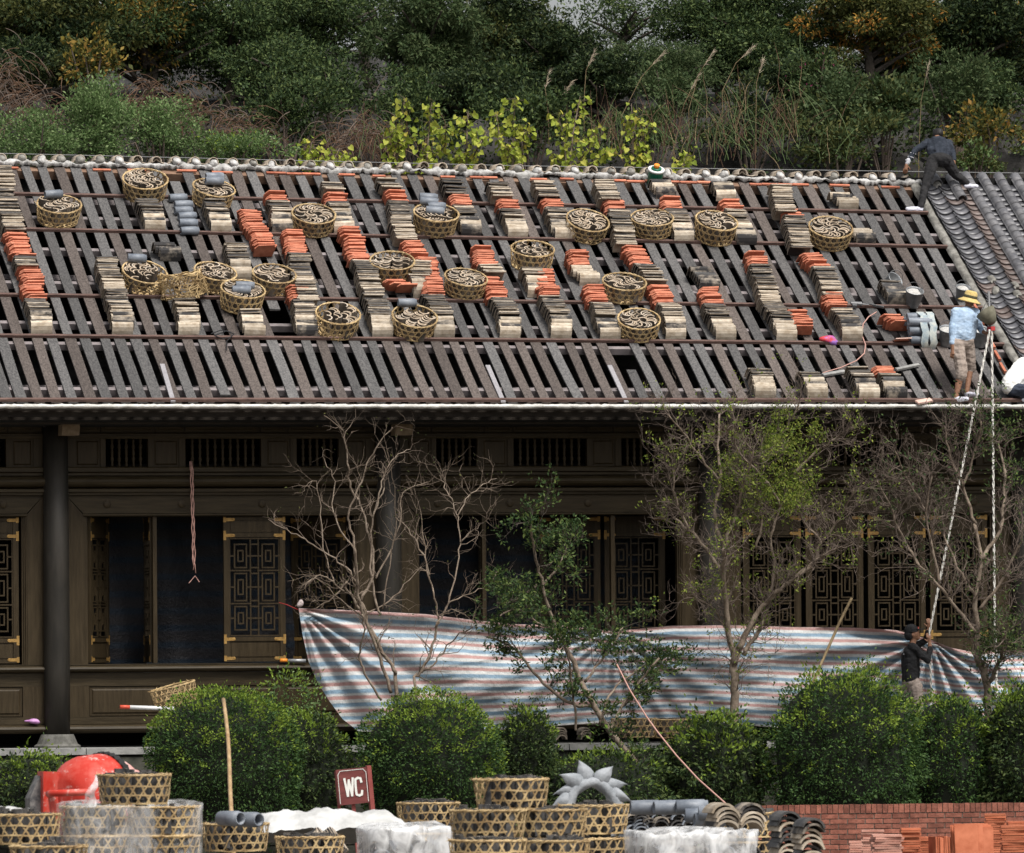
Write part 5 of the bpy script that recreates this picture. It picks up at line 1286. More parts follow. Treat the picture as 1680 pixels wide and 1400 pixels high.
# ---- B: worker in the blue shirt
xf, tf = roofxt(1573, 660, .0); FB = roof(xf, tf); Yb = FB.y; J = lambda px, py, dy: aty(px, py, Yb+dy)
mats = [M['shirt_blue'], M['khaki'], M['skin'], M['shoe']]
hL, hR = J(1570, 565, .12), J(1587, 565, .2); kL, kR = J(1578, 607, .05), J(1592, 603, .3)
aL = FB+Vector((-.03, .03, .09)); xf2, tf2 = roofxt(1590, 652, 0); FB2 = roof(xf2, tf2); aR = FB2+Vector((-.02, .05, .09))
sL, sR = J(1568, 512, .18), J(1600, 513, .3)
pr = [('c', 1, hL, .115, kL, .09), ('c', 1, kL, .092, J(1577, 616, .05), .09), ('c', 2, J(1577, 610, .05), .058, J(1573, 628, .06), .055), ('c', 2, J(1573, 628, .06), .055, aL, .036),
      ('c', 1, hR, .115, kR, .09), ('c', 2, kR, .055, aR, .036), ('e', 1, J(1579, 560, .16), (.185, .14, .13), None),
      ('c', 0, J(1580, 549, .16), .165, J(1583, 522, .22), .175), ('c', 0, J(1572, 552, .15), .12, J(1574, 522, .2), .12), ('c', 0, J(1588, 550, .18), .12, J(1593, 524, .24), .12), ('c', 0, sL, .075, sR, .075),
      ('c', 0, sL, .07, J(1562, 540, .1), .055), ('c', 0, J(1562, 540, .1), .052, J(1562, 562, .06), .042), ('c', 2, J(1562, 562, .06), .034, J(1563, 572, .05), .028),
      ('c', 0, sR, .072, J(1607, 537, .3), .055), ('c', 0, J(1607, 537, .3), .054, J(1612, 544, .2), .044), ('c', 2, J(1612, 544, .2), .034, J(1616, 546, .12), .027),
      ('c', 2, J(1588, 507, .25), .055, J(1590, 498, .25), .055), ('e', 2, J(1591, 492, .26), (.078, .095, .11), None)]
hand(pr, 2, J(1563, 573, .05), Vector((0, 0, -1)), None); hand(pr, 2, J(1616, 546, .12), Vector((.7, -.4, -.2)), None)
foot(pr, 3, aL, FB+Vector((.1, -.1, .045)), .045); foot(pr, 3, aR, FB2+Vector((.1, -.08, .045)), .045)
pb = person('worker in light blue shirt, khaki shorts and straw hat on the eave', Vector(FB), pr, mats)
mb = MB(); c = J(1592, 488, .26)-pb.location; mb.lathe([(.02, .1), (.07, .098), (.095, .07), (.1, .0), (.11, -.02), (.17, -.055), (.185, -.075), (.165, -.06), (.1, -.03)], 22, c, Matrix.Rotation(.22, 3, 'Y') @ Matrix.Rotation(.12, 3, 'X'), cap1=False)
hat = mb.build('hat', M['straw_hat'], pb, smooth=True)
mb = MB(); mb.lathe([(.101, -.022), (.107, -.01), (.106, .025), (.1, .03)], 22, c, Matrix.Rotation(.22, 3, 'Y') @ Matrix.Rotation(.12, 3, 'X'), cap0=False, cap1=False); mb.build('hat_band', M['hat_band'], hat, smooth=True)
# ---- C: crouching worker in white at the right edge
xc, tc_ = roofxt(1672, 661, 0); FC = roof(xc, tc_); Yc = FC.y; J = lambda px, py, dy: aty(px, py, Yc+dy)
mats = [M['white_cloth'], M['jeans_blue'], M['skin'], M['shoe']]
pr = [('c', 0, J(1660, 628, .15), .155, J(1678, 606, .3), .17), ('c', 0, J(1678, 606, .3), .17, J(1694, 598, .4), .15), ('e', 1, J(1663, 638, .14), (.17, .15, .12), None), ('c', 0, J(1656, 634, .12), .13, J(1664, 620, .2), .14),
      ('c', 1, J(1662, 640, .1), .11, J(1688, 640, -.1), .085), ('c', 1, J(1688, 640, -.1), .08, FC+Vector((.08, 0, .1)), .055), ('c', 1, J(1668, 640, .25), .11, J(1698, 638, .2), .085), ('c', 1, J(1698, 638, .2), .08, FC+Vector((.25, .15, .15)), .055),
      ('c', 0, J(1690, 600, .3), .07, J(1704, 622, .15), .05), ('c', 2, J(1704, 622, .15), .04, J(1712, 640, .1), .03), ('c', 2, J(1700, 596, .45), .055, J(1708, 590, .48), .055), ('e', 2, J(1715, 586, .5), (.08, .095, .11), None)]
hand(pr, 2, J(1712, 640, .1), Vector((.2, -.2, -1)), None)
foot(pr, 3, FC+Vector((.08, 0, .1)), FC+Vector((.2, -.06, .045))); foot(pr, 3, FC+Vector((.25, .15, .15)), FC+Vector((.38, .1, .1)))
pc = person('worker in white shirt crouching at the right edge of the roof', Vector(FC), pr, mats)
mb = MB(); mb.ellipsoid(J(1715, 584, .5)-pc.location, (.09, .105, .11), 14, 10, jit=.2); mb.build('hair', M['hair'], pc, smooth=True)
# ---- D: man in black pulling the rope on the platform
Yd = -1.8; J = lambda px, py, dy=0: aty(px, py, Yd+dy); G = Vector((J(1496, 1222).x, Yd, .015))
mats = [M['black_cloth'], M['khaki'], M['skin'], M['shoe']]
pr = [('c', 1, J(1490, 1128, .08), .11, J(1492, 1172, .1), .08), ('c', 1, J(1492, 1172, .1), .078, G+Vector((-.06, .1, .1)), .055), ('c', 1, J(1502, 1128, -.08), .11, J(1508, 1170, -.1), .08), ('c', 1, J(1508, 1170, -.1), .078, G+Vector((.12, -.1, .1)), .055),
      ('e', 1, J(1495, 1120), (.135, .17, .12), None), ('c', 0, J(1494, 1113), .135, J(1494, 1075), .145), ('c', 0, J(1494, 1113, -.06), .105, J(1495, 1072, -.09), .11), ('c', 0, J(1494, 1113, .06), .105, J(1495, 1072, .09), .11), ('c', 0, J(1497, 1062, -.14), .07, J(1497, 1062, .14), .07),
      ('c', 0, J(1500, 1063, -.17), .065, J(1522, 1084, -.2), .05), ('c', 0, J(1522, 1084, -.2), .05, J(1526, 1064, -.15), .042), ('c', 2, J(1526, 1064, -.15), .034, J(1525, 1054, -.12), .028),
      ('c', 0, J(1500, 1062, .16), .065, J(1518, 1052, .05), .05), ('c', 0, J(1518, 1052, .05), .048, J(1523, 1036, -.05), .04), ('c', 2, J(1523, 1036, -.05), .032, J(1524, 1030, -.06), .028),
      ('c', 2, J(1497, 1056), .052, J(1499, 1047), .05), ('e', 2, J(1499, 1040), (.09, .072, .105), None), ('e', 2, J(1504.5, 1046), (.045, .045, .05), None), ('e', 2, J(1508.5, 1041), (.022, .016, .02), None), ('e', 2, J(1507.5, 1045.5), (.02, .022, .01), None), ('e', 2, J(1497, 1042, -.07), (.018, .012, .028), None)]
hand(pr, 2, J(1525, 1054, -.12), Vector((-.1, .1, 1)), None); hand(pr, 2, J(1524, 1030, -.06), Vector((.02, 0, 1)), None)
foot(pr, 3, G+Vector((-.06, .1, .1)), G+Vector((.08, .1, .045))); foot(pr, 3, G+Vector((.12, -.1, .1)), G+Vector((.28, -.1, .045)))
pd = person('man in black shirt and cap hauling the rope behind the bushes', Vector(G), pr, mats)
mb = MB(); c = J(1495, 1037)-pd.location
rows = []
for i in range(8):
    th = pi/2*i/7*1.12; rows.append([c+Vector((.108*sin(th)*cos(a), .09*sin(th)*sin(a), .1*cos(th)+.02)) for a in [2*pi*k/18 for k in range(18)]])
mb.quad_grid(rows, 0, True); mb.ellipsoid(c+Vector((-.035, 0, -.04)), (.075, .08, .09), 12, 8); cap_ = mb.build('cap', M['black_cloth'], pd, smooth=True)
mb = MB(); mb.prism([(.06, -.075), (.13, -.07), (.19, -.04), (.2, 0), (.19, .04), (.13, .07), (.06, .075)], 0, .012, lambda u, v, h: c+Vector((u, v, .035+h+.02*(u-.06)-.6*v*v))); mb.build('visor', M['black_cloth'], cap_)
mb = MB(); mb.box(.095, .112, -.03, .03, .045, .075, M=Matrix.Translation(c)); M['cap_red'] = mat('cap_badge', (.45,.1,.08), .8); mb.build('badge', M['cap_red'], cap_)
mb = MB()
for k, (u, v, w, h) in enumerate(((0, .03, .022, .012), (.008, .005, .016, .02), (-.01, -.03, .02, .018))):
    mb.box(-.004, .003, u-w/2, u+w/2, v-h/2, v+h/2, M=Matrix.Translation(J(1484, 1070, -.12)-pd.location+Vector((-.028, -.02, 0))) @ Matrix.Rotation(.7, 4, 'Z'))
M['print'] = mat('shirt_print', (.25,.25,.27), .9); mb.build('print', M['print'], pd)
# ---- hoist: pole, tipped bucket, ropes
M['rope'] = mat('white_rope', (.42,.4,.36), .9, (.68,.66,.62), 60, detail=1); M['pole'] = mat('steel_pole', (.08,.08,.085), .5, (.16,.16,.16), 5, metal=.4)
def rope(name, pts, r, mt, label, cat='rope', n=7, twist=True, parent=None):
    P = [Vector(p) for p in pts]; Q = []
    for a, b in zip(P, P[1:]):
        k = max(2, int((b-a).length/.035) if twist else 6)
        Q += [a.lerp(b, i/k) for i in range(k)]
    Q.append(P[-1]); mb = MB()
    if twist:
        for s in (0, 1):
            mb.tube([q+Vector((cos(i*.9+s*pi), 0, 0))*r*.62+Vector((0, sin(i*.9+s*pi), 0))*r*.62 for i, q in enumerate(Q)], r*.72, 5)
    else: mb.tube(Q, r, n)
    o = mb.build(name, mt, parent, smooth=True)
    return tag(o, label, cat) if parent is None else o
xp, tp_ = roofxt(1629, 655, 0); BP = roof(xp, tp_)
HT = aty(1622, 478, BP.y); hoist = thing('hoist', 'steel hoist pole standing on the eave with rope sling', 'hoist', BP)
mb = MB(); mb.tube([(0, 0, -.02), HT-BP], .02, 8); wp = mb.build('pole', M['pole'], hoist, smooth=True)
mb = MB(); mb.box(-.03, .03, -.2, .02, -.03, .03, M=Matrix.Translation(aty(1623, 540, BP.y)-BP)); mb.build('arm', M['cord_red'], hoist)
HP = aty(1624, 541, BP.y-.17)
BK = thing('bucket', 'khaki canvas bucket tipped against the hoist pole', 'bucket', aty(1622, 520, BP.y-.1))
M['canvas'] = mat('khaki_canvas', (.09,.085,.06), .95, (.16,.15,.11), 8)
mb = MB(); mb.lathe([(.03, -.13), (.07, -.11), (.13, .0), (.155, .1), (.145, .1), (.12, 0), (.06, -.1)], 20, (0, 0, 0), Matrix.Rotation(-.5, 3, 'Y') @ Matrix.Rotation(-.35, 3, 'X'), cap1=True); mb.build('bowl', M['canvas'], BK, smooth=True)
mb = MB(); mb.tube([(-.14, -.03, .03), (-.06, -.04, .2), (.06, -.03, .22), (.14, -.02, .14)], .006, 5); mb.build('handle', M['pole'], BK)
h1 = aty(1524, 1042, Yd-.1)
rope('rope', [HP, h1, aty(1525, 1060, Yd-.13), aty(1527, 1110, Yd-.15), aty(1528, 1150, Yd-.1)], .016, M['rope'], 'white rope running from the hoist down to the man in black')
rope('rope', [HP+Vector((.03, 0, 0)), aty(1632, 1022, -1.7), aty(1636, 1150, -1.8)], .016, M['rope'], 'white rope hanging straight down at the right')
# ================================================================== small things on the roof
M['metal'] = mat('galvanised', (.2,.21,.22), .5, (.36,.37,.38), 6, metal=.5); M['cement'] = mat('wet_cement', (.3,.29,.27), .95, (.48,.47,.45), 12, bump=.6)
M['green'] = mat('green_plastic', (.01,.11,.06), .4); M['white'] = mat('white_plastic', (.62,.62,.6), .5); M['orange'] = mat('orange_plastic', (.75,.25,.03), .5)
def on_roof(px, py, lift=0, rotz=0, level=False):
    x, t = roofxt(px, py, lift); p = roof(x, t, 0)
    if level: return Matrix.Translation(p) @ Matrix.Rotation(rotz, 4, 'Z')
    return frame(p, *roof_frame(x, t)) @ Matrix.Rotation(rotz, 4, 'Z')
def bucket(label, Mx, fill=True, s=1.0):
    T = thing('bucket', label, 'bucket', Mx, 'mortar buckets'); mb = MB()
    mb.lathe([(.095*s, 0), (.105*s, .02), (.135*s, .26*s), (.142*s, .265*s), (.14*s, .275*s), (.128*s, .26*s), (.1*s, .03)], 20); mb.build('pail', M['metal'], T, smooth=True)
    mb = MB(); mb.tube([(.137*s*cos(a), .03+.08*sin(a)*s, (.26+.1*sin(a))*s) for a in [pi*k/10 for k in range(11)]], .005, 5); mb.build('handle', M['pole'], T)
    if fill: mb = MB(); mb.ellipsoid((0, 0, .225*s), (.12*s, .12*s, .05*s), 14, 8, jit=.5); mb.build('mortar', M['cement'], T, smooth=True)
    return T
bucket('mortar bucket beside the short tile stack right of the deck', on_roof(1497, 503), True)
bucket('tilted bucket behind the short tile stack', on_roof(1452, 474) @ Matrix.Rotation(.5, 4, 'Y') @ Matrix.Rotation(.35, 4, 'X'), False, .95)
bucket('mortar bucket left of the man in the blue shirt', on_roof(1552, 566), True)
bucket('mortar bucket right of the man in the blue shirt', on_roof(1606, 567), True)
bucket('small bucket behind the straw hat', on_roof(1577, 492), True, .8)
J_ = on_roof(1073, 303, 0, 0, False); T = thing('water_jug', 'green water jug with white lid and orange cap at the ridge', 'jug', J_)
mb = MB(); mb.lathe([(.105, 0), (.115, .02), (.118, .2), (.12, .24)], 22); mb.build('body', M['green'], T, smooth=True)
mb = MB(); mb.lathe([(.12, .241), (.132, .242), (.132, .27), (.12, .275), (.1, .276), (.095, .268)], 22); lid = mb.build('lid', M['white'], T, smooth=True)
mb = MB(); mb.lathe([(.082, .27), (.08, .29), (.03, .293)], 18); mb.build('lid_disc', M['green'], lid, smooth=True)
mb = MB(); mb.lathe([(.044, .293), (.046, .345), (.038, .352)], 16); mb.build('cap', M['orange'], T, smooth=True)
# rolled tiles tied with cloth
A = on_roof(1514, 566, 0, 0, False); T = thing('roll_tile_pile', 'pile of dark roll tiles tied with pale cloth beside the bucket', 'tile pile', A)
R = random.Random(61)
for i, (x, y, z) in enumerate([(-.02, .02, .07), (0, .17, .07), (.02, .32, .07), (-.04, .09, .19), (-.02, .24, .19), (-.05, .38, .2), (-.05, .16, .31), (-.03, .32, .31), (-.06, .46, .12)]):
    link('roll_tile', PIPE, T, Matrix.Translation((x, y, z)) @ Matrix.Rotation(R.uniform(-.08, .08), 4, 'Z') @ Matrix.Scale(1.3, 4, (1, 0, 0)))
M['rag'] = mat('blue_rag', (.2,.26,.3), .95, (.5,.5,.44), 6, bump=.3)
for x in (.0, .13):
    mb = MB(); rows = []
    for k in range(15):
        a = -.35+pi*1.15*k/14; rows.append([(x+d+.015*sin(k*2+x*30), .23-.33*cos(a), .04+.36*sin(a)*(1-.25*max(0, cos(a)))+.01*sin(k*3)) for d in (-.055, 0, .055)])
    mb.quad_grid(rows); mb.build('cloth', M['rag'], T, smooth=True)
# hexagon tile on a pale square
A = on_roof(1475, 561, 0, .1, False); T = thing('hexagon_tile', 'red hexagonal tile leaning on a pale square tile', 'tile', A)
A2 = Matrix.Rotation(radians(52), 4, 'X'); mb = MB(); mb.box(-.13, .13, .005, .02, .02, .22, M=A2); M['pinkt'] = mat('pale_pink_tile', (.5,.33,.27), .9, (.6,.42,.36), 9); mb.build('backing_tile', M['pinkt'], T)
mb = MB(); mb.prism([(.125*cos(pi/3*k), .115+.1*sin(pi/3*k)) for k in range(6)], -.012, .004, lambda u, v, h: A2 @ Vector((u, h, v))); mb.build('hexagon_face', M['tile_red'], T)
for px0, py0, px1, py1, w, mt, lab in ((1350,615,1386,609,.07,'stone','grey plank laid across the deck left of two stacks'),(1470,606,1508,598,.06,'stone','grey plank behind the last stack on the eave row'),(1504,660,1528,656,.1,'pinkt','pale pink board lying at the eave'),(1420,498,1450,504,.03,'pole','long steel chisel lying along the rail')):
    x0, t0 = roofxt(px0, py0, .05); x1, t1 = roofxt(px1, py1, .05); a, b = roof(x0, t0, .045), roof(x1, t1, .045); d = (b-a); u = roof_frame(x0, t0)
    ax = d.normalized(); az = u[2]; ay = az.cross(ax).normalized(); az = ax.cross(ay); mb = MB(); mb.box(0, d.length, -w/2, w/2, -.015, .015); mb.box(.01, d.length-.01, -w/2+.008, w/2-.008, .015, .018)
    tag(mb.build('plank' if mt != 'pole' else 'chisel', M[mt], M=frame(a, ax, ay, az)), lab, 'plank' if mt != 'pole' else 'tool')
mb = MB(); mb.ellipsoid((0, 0, .05), (.15, .08, .07), 16, 10, jit=.7); M['bag'] = mat('red_purple_bag', (.5,.05,.06), .5, (.25,.12,.4), 5, contrast=(.45, .55))
tag(mb.build('plastic_bag', M['bag'], smooth=True, M=on_roof(1362, 563, 0, 0, False)), 'red and purple plastic bag by the lower rail', 'bag')
def roofline(pts, lift=.03): return [roof(*roofxt(x, y, lift), lift) for x, y in pts]
M['cable_pink'] = mat('pink_cable', (.42,.24,.2), .7); M['cable_black'] = mat('black_cable', (.012,.012,.014), .6)
rope('cable', roofline([(1438,512),(1425,520),(1416,532),(1414,550),(1420,566),(1418,580),(1405,592),(1380,603),(1350,612)], .06), .009, M['cable_pink'], 'pink electric cable looping over the deck to the eave row', 'cable', twist=False)
rope('cable', roofline([(1470,520),(1478,525),(1484,532),(1480,540),(1476,532),(1486,523),(1496,522)], .08), .009, M['cable_pink'], 'short pink cable end beside the red stack', 'cable', twist=False)
rope('cable', roofline([(346,548),(362,542),(378,545),(380,553),(366,556),(352,551),(372,543),(384,548),(372,560),(372,575)], .05), .008, M['cable_black'], 'tangle of black cable on the lower rail', 'cable', twist=False)
mb = MB(); mb.tube([(-.12, 0, .05), (.05, 0, .05), (.06, 0, .05), (.16, 0, .05)], [.035, .04, .02, .012], 10); mb.box(-.1, -.03, -.1, -.02, .02, .07); tag(mb.build('power_drill', M['pole'], smooth=False, M=on_roof(1408, 500, .04, -.15, False)), 'dark power drill lying on the third rail', 'tool')
# ================================================================== hanging cords, things on the platform
strand = []
for k in range(3):
    P = [aty(313+2*sin(k*2), 757, -.16)]; n = 14
    for i in range(1, n): P.append(aty(314+5*i/n+2.5*sin(i*1.1+k*2.1), 757+(955-757-6*k)*i/n, -.2-.02*sin(i*.9+k)))
    strand.append(P)
T = thing('cord', 'pinkish cord doubled and hanging from the cornice', 'cord', strand[0][0])
for P in strand: mb = MB(); mb.tube([p-T.location for p in P], .008, 5); mb.build('strand', M['cable_pink'], T, smooth=True)
mb = MB(); mb.tube([aty(310, 957, -.2)-T.location, aty(320, 945, -.2)-T.location, aty(327, 955, -.2)-T.location], .007, 5); mb.build('strand', M['cable_pink'], T)
def std_basket(px, pytop, Y, label, seed, z=None, group='bamboo baskets on the platform', contents=True, tilt=0.0, pat=1):
    p = aty(px, pytop, Y); Mx = Matrix.Translation((p.x, p.y, (p.z-BH) if z is None else z)) @ Matrix.Rotation(tilt, 4, 'Y')
    return basket(Mx, label, group, contents, 'tiles inside the '+label if contents else None, pat, seed)
std_basket(290, 1125, -1.55, 'basket tipped behind the largest round shrub', 41, contents=False, tilt=-.25)
std_basket(1040, 1180, -1.75, 'basket on the platform behind the leaning tree', 42, contents=True); std_basket(1100, 1181, -1.7, 'basket on the platform right of the leaning tree', 43, contents=True)
A = aty(1100, 1200, -2.0); 
M['whitepaint'] = mat('white_paint', (.62,.62,.62), .5); M['redpaint'] = mat('red_paint', (.45,.05,.03), .5, (.55,.09,.05), 12)
a, b = aty(197, 1160, -1.9), aty(285, 1163, -1.9); T = thing('survey_pole', 'red and white striped pole lying beside the round shrub', 'pole', a)
for i, (f0, f1) in enumerate(((0, .18), (.18, 1.0))):
    mb = MB(); mb.tube([(b-a)*f0, (b-a)*f1], .03, 10); mb.build('segment', M['redpaint' if i == 0 else 'whitepaint'], T, smooth=True)
mb = MB(); mb.tube([(b-a), Vector((b.x-a.x, 0, .02-a.z))], .02, 6); mb.build('prop', M['pole'], T)
M['purple'] = mat('purple_bag', (.3,.1,.3), .6, (.5,.3,.5), 14); mb = MB(); mb.ellipsoid((0, 0, 0), (.11, .06, .035), 16, 10, jit=.9); tag(mb.build('plastic_bag', M['purple'], smooth=True, M=Matrix.Translation(aty(52, 1183.5, -.12))), 'crumpled purple plastic bag on the base moulding', 'bag')
p = aty(466, 1085, -.1); T = thing('flashlight', 'grey and orange tube lying on the window sill', 'tool', p); mb = MB(); mb.tube([(.06, 0, .01), (.32, -.05, 0)], [.025, .03], 10); mb.build('tube', M['metal'], T, smooth=True); mb = MB(); mb.tube([(-.06, 0, .012), (.05, 0, .01)], .028, 10); mb.build('cap', M['orange'], T, smooth=True)
rope('cable', [aty(1012, 1090, -4.6), aty(1032, 1130, -4.8), aty(1060, 1175, -5.0), aty(1078, 1200, -5.2), aty(1110, 1240, -5.6), aty(1145, 1278, -6.2), aty(1190, 1318, -7)], .012, M['cable_pink'], 'orange pink cable stretched down in front of the leafy shrub', 'cable', twist=False)
rope('bamboo_stick', [aty(1397, 982, -2.3), aty(1378, 1020, -2.5), aty(1340, 1105, -2.9), aty(1318, 1155, -3.1)], .022, M['straw'], 'thin bamboo stick leaning against the striped sheet', 'stick', twist=False)
# crescents of tile on the platform edge
for j, (px, py) in enumerate(((906,1213),(922,1212),(962,1212))):
    A = Matrix.Translation(aty(px, py, -2.0)); T = thing('tile_stack', 'nested tile arches on the platform edge, %s from left' % ORD[j], 'tile stack', A, 'tile arches on the platform')
    for k in range(4): link('tile', CRES[0], T, Matrix.Translation((R.uniform(-.01, .01), 0, -.02+k*.035)))

# ================================================================== foreground yard
def atd(px, py, d): return CAM+ray(px, py)*d
GY = lambda d: atd(840, 1400, d)
FGB = 'bamboo baskets in the foreground yard'
def fg_basket(px, pytop, wpx, label, seed, contents=True, pat=1, old=False, tilt=0):
    d = .68*F_PX/wpx; p = atd(px, pytop, d); Mx = Matrix.Translation((p.x, p.y, p.z-BH)) @ Matrix.Rotation(tilt, 4, 'Y')
    return basket(Mx, label, FGB, contents, ('tiles inside the '+label) if contents else None, pat, seed, top=.012)
FB = [(220,1272,121,'basket in front of the red cement mixer'),(38,1337,122,'left edge basket, upper of two'),(80,1389,128,'left edge basket, lower of two'),
 (386,1352,112,'basket with two grey roll tiles beside the bamboo pole'),(508,1374,114,'basket below the white sheet'),(702,1318,104,'basket right of the WC sign'),(700,1368,106,'lower basket under the one right of the WC sign'),
 (838,1279,124,'topmost basket beside the grey ornament'),(800,1330,126,'basket under the topmost one, left'),(902,1329,124,'basket under the topmost one, right'),(974,1322,116,'basket right of the topmost one'),
 (800,1379,128,'bottom basket, left of three in the centre pile'),(905,1380,126,'bottom basket, middle of the centre pile'),(974,1376,116,'bottom basket, right of the centre pile'),(1226,1334,100,'basket left of the arched tile columns'),(1226,1382,100,'lower basket left of the arched tile columns')]
for i, (px, py, w, l) in enumerate(FB): fg_basket(px, py, w, l, 60+i, pat=1)
for px, py in ((378, 1343), (408, 1345)):
    p = atd(px, py, 86); o = link('roll_tile', PIPE, None, Matrix.Translation(p) @ Matrix.Rotation(-1.1, 4, 'Z') @ Matrix.Scale(1.15, 4)); tag(o, 'grey roll tile lying on the basket, %s one' % ('left' if px < 390 else 'right'), 'tile', 'roll tiles on the basket')
# plastic-wrapped pair of baskets
d = .68*F_PX/118
for i, px in enumerate((156, 270)): fg_basket(px, 1324, 118, 'basket under clear plastic wrap, %s one' % ('left' if i == 0 else 'right'), 80+i); fg_basket(px, 1372, 118, 'lower basket under clear plastic wrap, %s one' % ('left' if i == 0 else 'right'), 84+i)
def film(name, alpha=.4):
    m = bpy.data.materials.new(name); m.use_nodes = True; N = m.node_tree.nodes; L = m.node_tree.links; b = N['Principled BSDF']
    b.inputs['Base Color'].default_value = (.7,.7,.7, 1); b.inputs['Roughness'].default_value = .25
    t = N.new('ShaderNodeBsdfTransparent'); mx = N.new('ShaderNodeMixShader'); tc = N.new('ShaderNodeTexCoord'); mp = N.new('ShaderNodeMapping'); mp.inputs['Scale'].default_value = (4, 4, 2.2); mp.inputs['Rotation'].default_value = (0, .35, 0); nz = N.new('ShaderNodeTexNoise'); nz.inputs['Scale'].default_value = 1.8; nz.inputs['Detail'].default_value = 5; nz.inputs['Roughness'].default_value = .6; nz.inputs['Distortion'].default_value = 1.2
    L.new(tc.outputs['Object'], mp.inputs[0]); L.new(mp.outputs[0], nz.inputs['Vector']); rp = N.new('ShaderNodeMapRange'); rp.inputs['From Min'].default_value = .38; rp.inputs['From Max'].default_value = .72; rp.inputs['To Min'].default_value = alpha*.35; rp.inputs['To Max'].default_value = min(1, alpha*2.1); L.new(nz.outputs['Fac'], rp.inputs['Value'])
    L.new(rp.outputs[0], mx.inputs[0]); L.new(t.outputs[0], mx.inputs[1]); L.new(b.outputs[0], mx.inputs[2]); L.new(mx.outputs[0], N['Material Output'].inputs['Surface'])
    bp = N.new('ShaderNodeBump'); bp.inputs['Strength'].default_value = 1; bp.inputs['Strength'].default_value = .35; L.new(nz.outputs['Fac'], bp.inputs['Height']); L.new(bp.outputs[0], b.inputs['Normal'])
    return m
M['film'] = film('plastic_film', .2); M['film_thick'] = film('cloudy_film', .55)
def wrap_shell(c, hx, hy, z0, z1, seed, wob=.03, nu=64, nv=14, wav=0):
    """closed rounded-box shell round things, wobbled"""
    rows = []
    for j in range(nv+1):
        f = j/nv; row = []; k = 1 if f < .8 else sqrt(max(0, 1-((f-.8)/.2)**2))*.9+.1*(1-f)/.2
        z = z0+(z1-z0)*min(1, f/.8) if f < .8 else z1+.02*sin((f-.8)/.2*pi/2)
        for i in range(nu):
            a = 2*pi*i/nu; ca, sa = cos(a), sin(a); p = 5; q = (abs(ca)**p+abs(sa)**p)**(-1/p)
            x, y = hx*ca*q*k, hy*sa*q*k; w = wob*mnoise.noise((x*6+seed, y*6, z*5))+wob*.6*mnoise.noise((x*15+seed, y*15, z*9))
            row.append((c[0]+x*(1+w), c[1]+y*(1+w), z+w*.8+(wav*cos(x*22)*f if wav else 0)))
        rows.append(row)
    return rows
cc = atd(213, 1350, d); z1 = atd(213, 1321, d).z+.02
mb = MB(); mb.quad_grid(wrap_shell((cc.x, cc.y), .67, .37, z1-.6, z1, 1), 0, True); tag(mb.build('plastic_wrap', M['film'], smooth=True), 'clear plastic film wrapped round two pairs of baskets', 'plastic wrap')
mb = MB(); a = atd(160, 1272, d-.4); b = atd(143, 1325, d-.4)
mb.quad_grid([[a.lerp(b, t)+Vector((s*.05*(.4+t)+.02*sin(t*9), .03*cos(t*7+s), 0)) for s in (-1, -.3, .3, 1)] for t in [k/10 for k in range(11)]]); tag(mb.build('plastic_strip', M['film_thick'], smooth=True), 'loose end of plastic film hanging left of the front basket', 'plastic strip')
# white crumpled sheets
M['sheet_white'] = mat('white_sheet', (.34,.34,.33), .6, (.55,.55,.54), 4, bump=.5, bscale=9)
def heap(name, label, px0, px1, pytop, d, depth, h, seed, mt, cat, prof=None):
    a, b = atd(px0, pytop, d), atd(px1, pytop, d); L = (b-a).length; mb = MB(); rows = []
    for j in range(16):
        v = j/15; row = []
        for i in range(60):
            u = i/59; e = min(1, 6*u, 6*(1-u)); top = a.lerp(b, u); pr = prof(u) if prof else 1
            s = sin(pi*min(1, v*1.15+.08))**.6
            z = top.z-h*(1-s*pr*e**.5)+.05*mnoise.noise((u*L*5, v*3, seed))+.025*mnoise.noise((u*L*14, v*8, seed))
            row.append((top.x, top.y-depth/2+depth*v+.04*mnoise.noise((u*8, v*5, seed+3)), z))
        rows.append(row)
    mb.quad_grid(rows); return tag(mb.build(name, mt, smooth=True), label, cat)
heap('white_sheet', 'crumpled white sheet heaped below the WC sign', 375, 672, 1331, 88, 1.2, .32, 3, M['sheet_white'], 'sheet', lambda u: .8+.25*min(1, u*3))
heap('white_sheet', 'white sheet corner left of the cement mixer', -40, 62, 1325, 84, .8, .3, 9, M['sheet_white'], 'sheet')
# brown and black tiles leaning in the basket below the sheet
T = thing('tile_stack', 'brown and black curved tiles leaning below the white sheet', 'tile stack', atd(505, 1395, 86)); 
for k in range(11):
    link('tile', T_ME['tile_cream' if k == 0 else 'tile_black'][1], T, Matrix.Translation((-.13+.025*k*1.1 if k else -.17, -.1+.03*k, .1+.02*sin(k))) @ Matrix.Rotation(.35 if k else .05, 4, 'Z') @ Matrix.Rotation(-.9, 4, 'X') @ Matrix.Rotation(pi/2, 4, 'Y'))
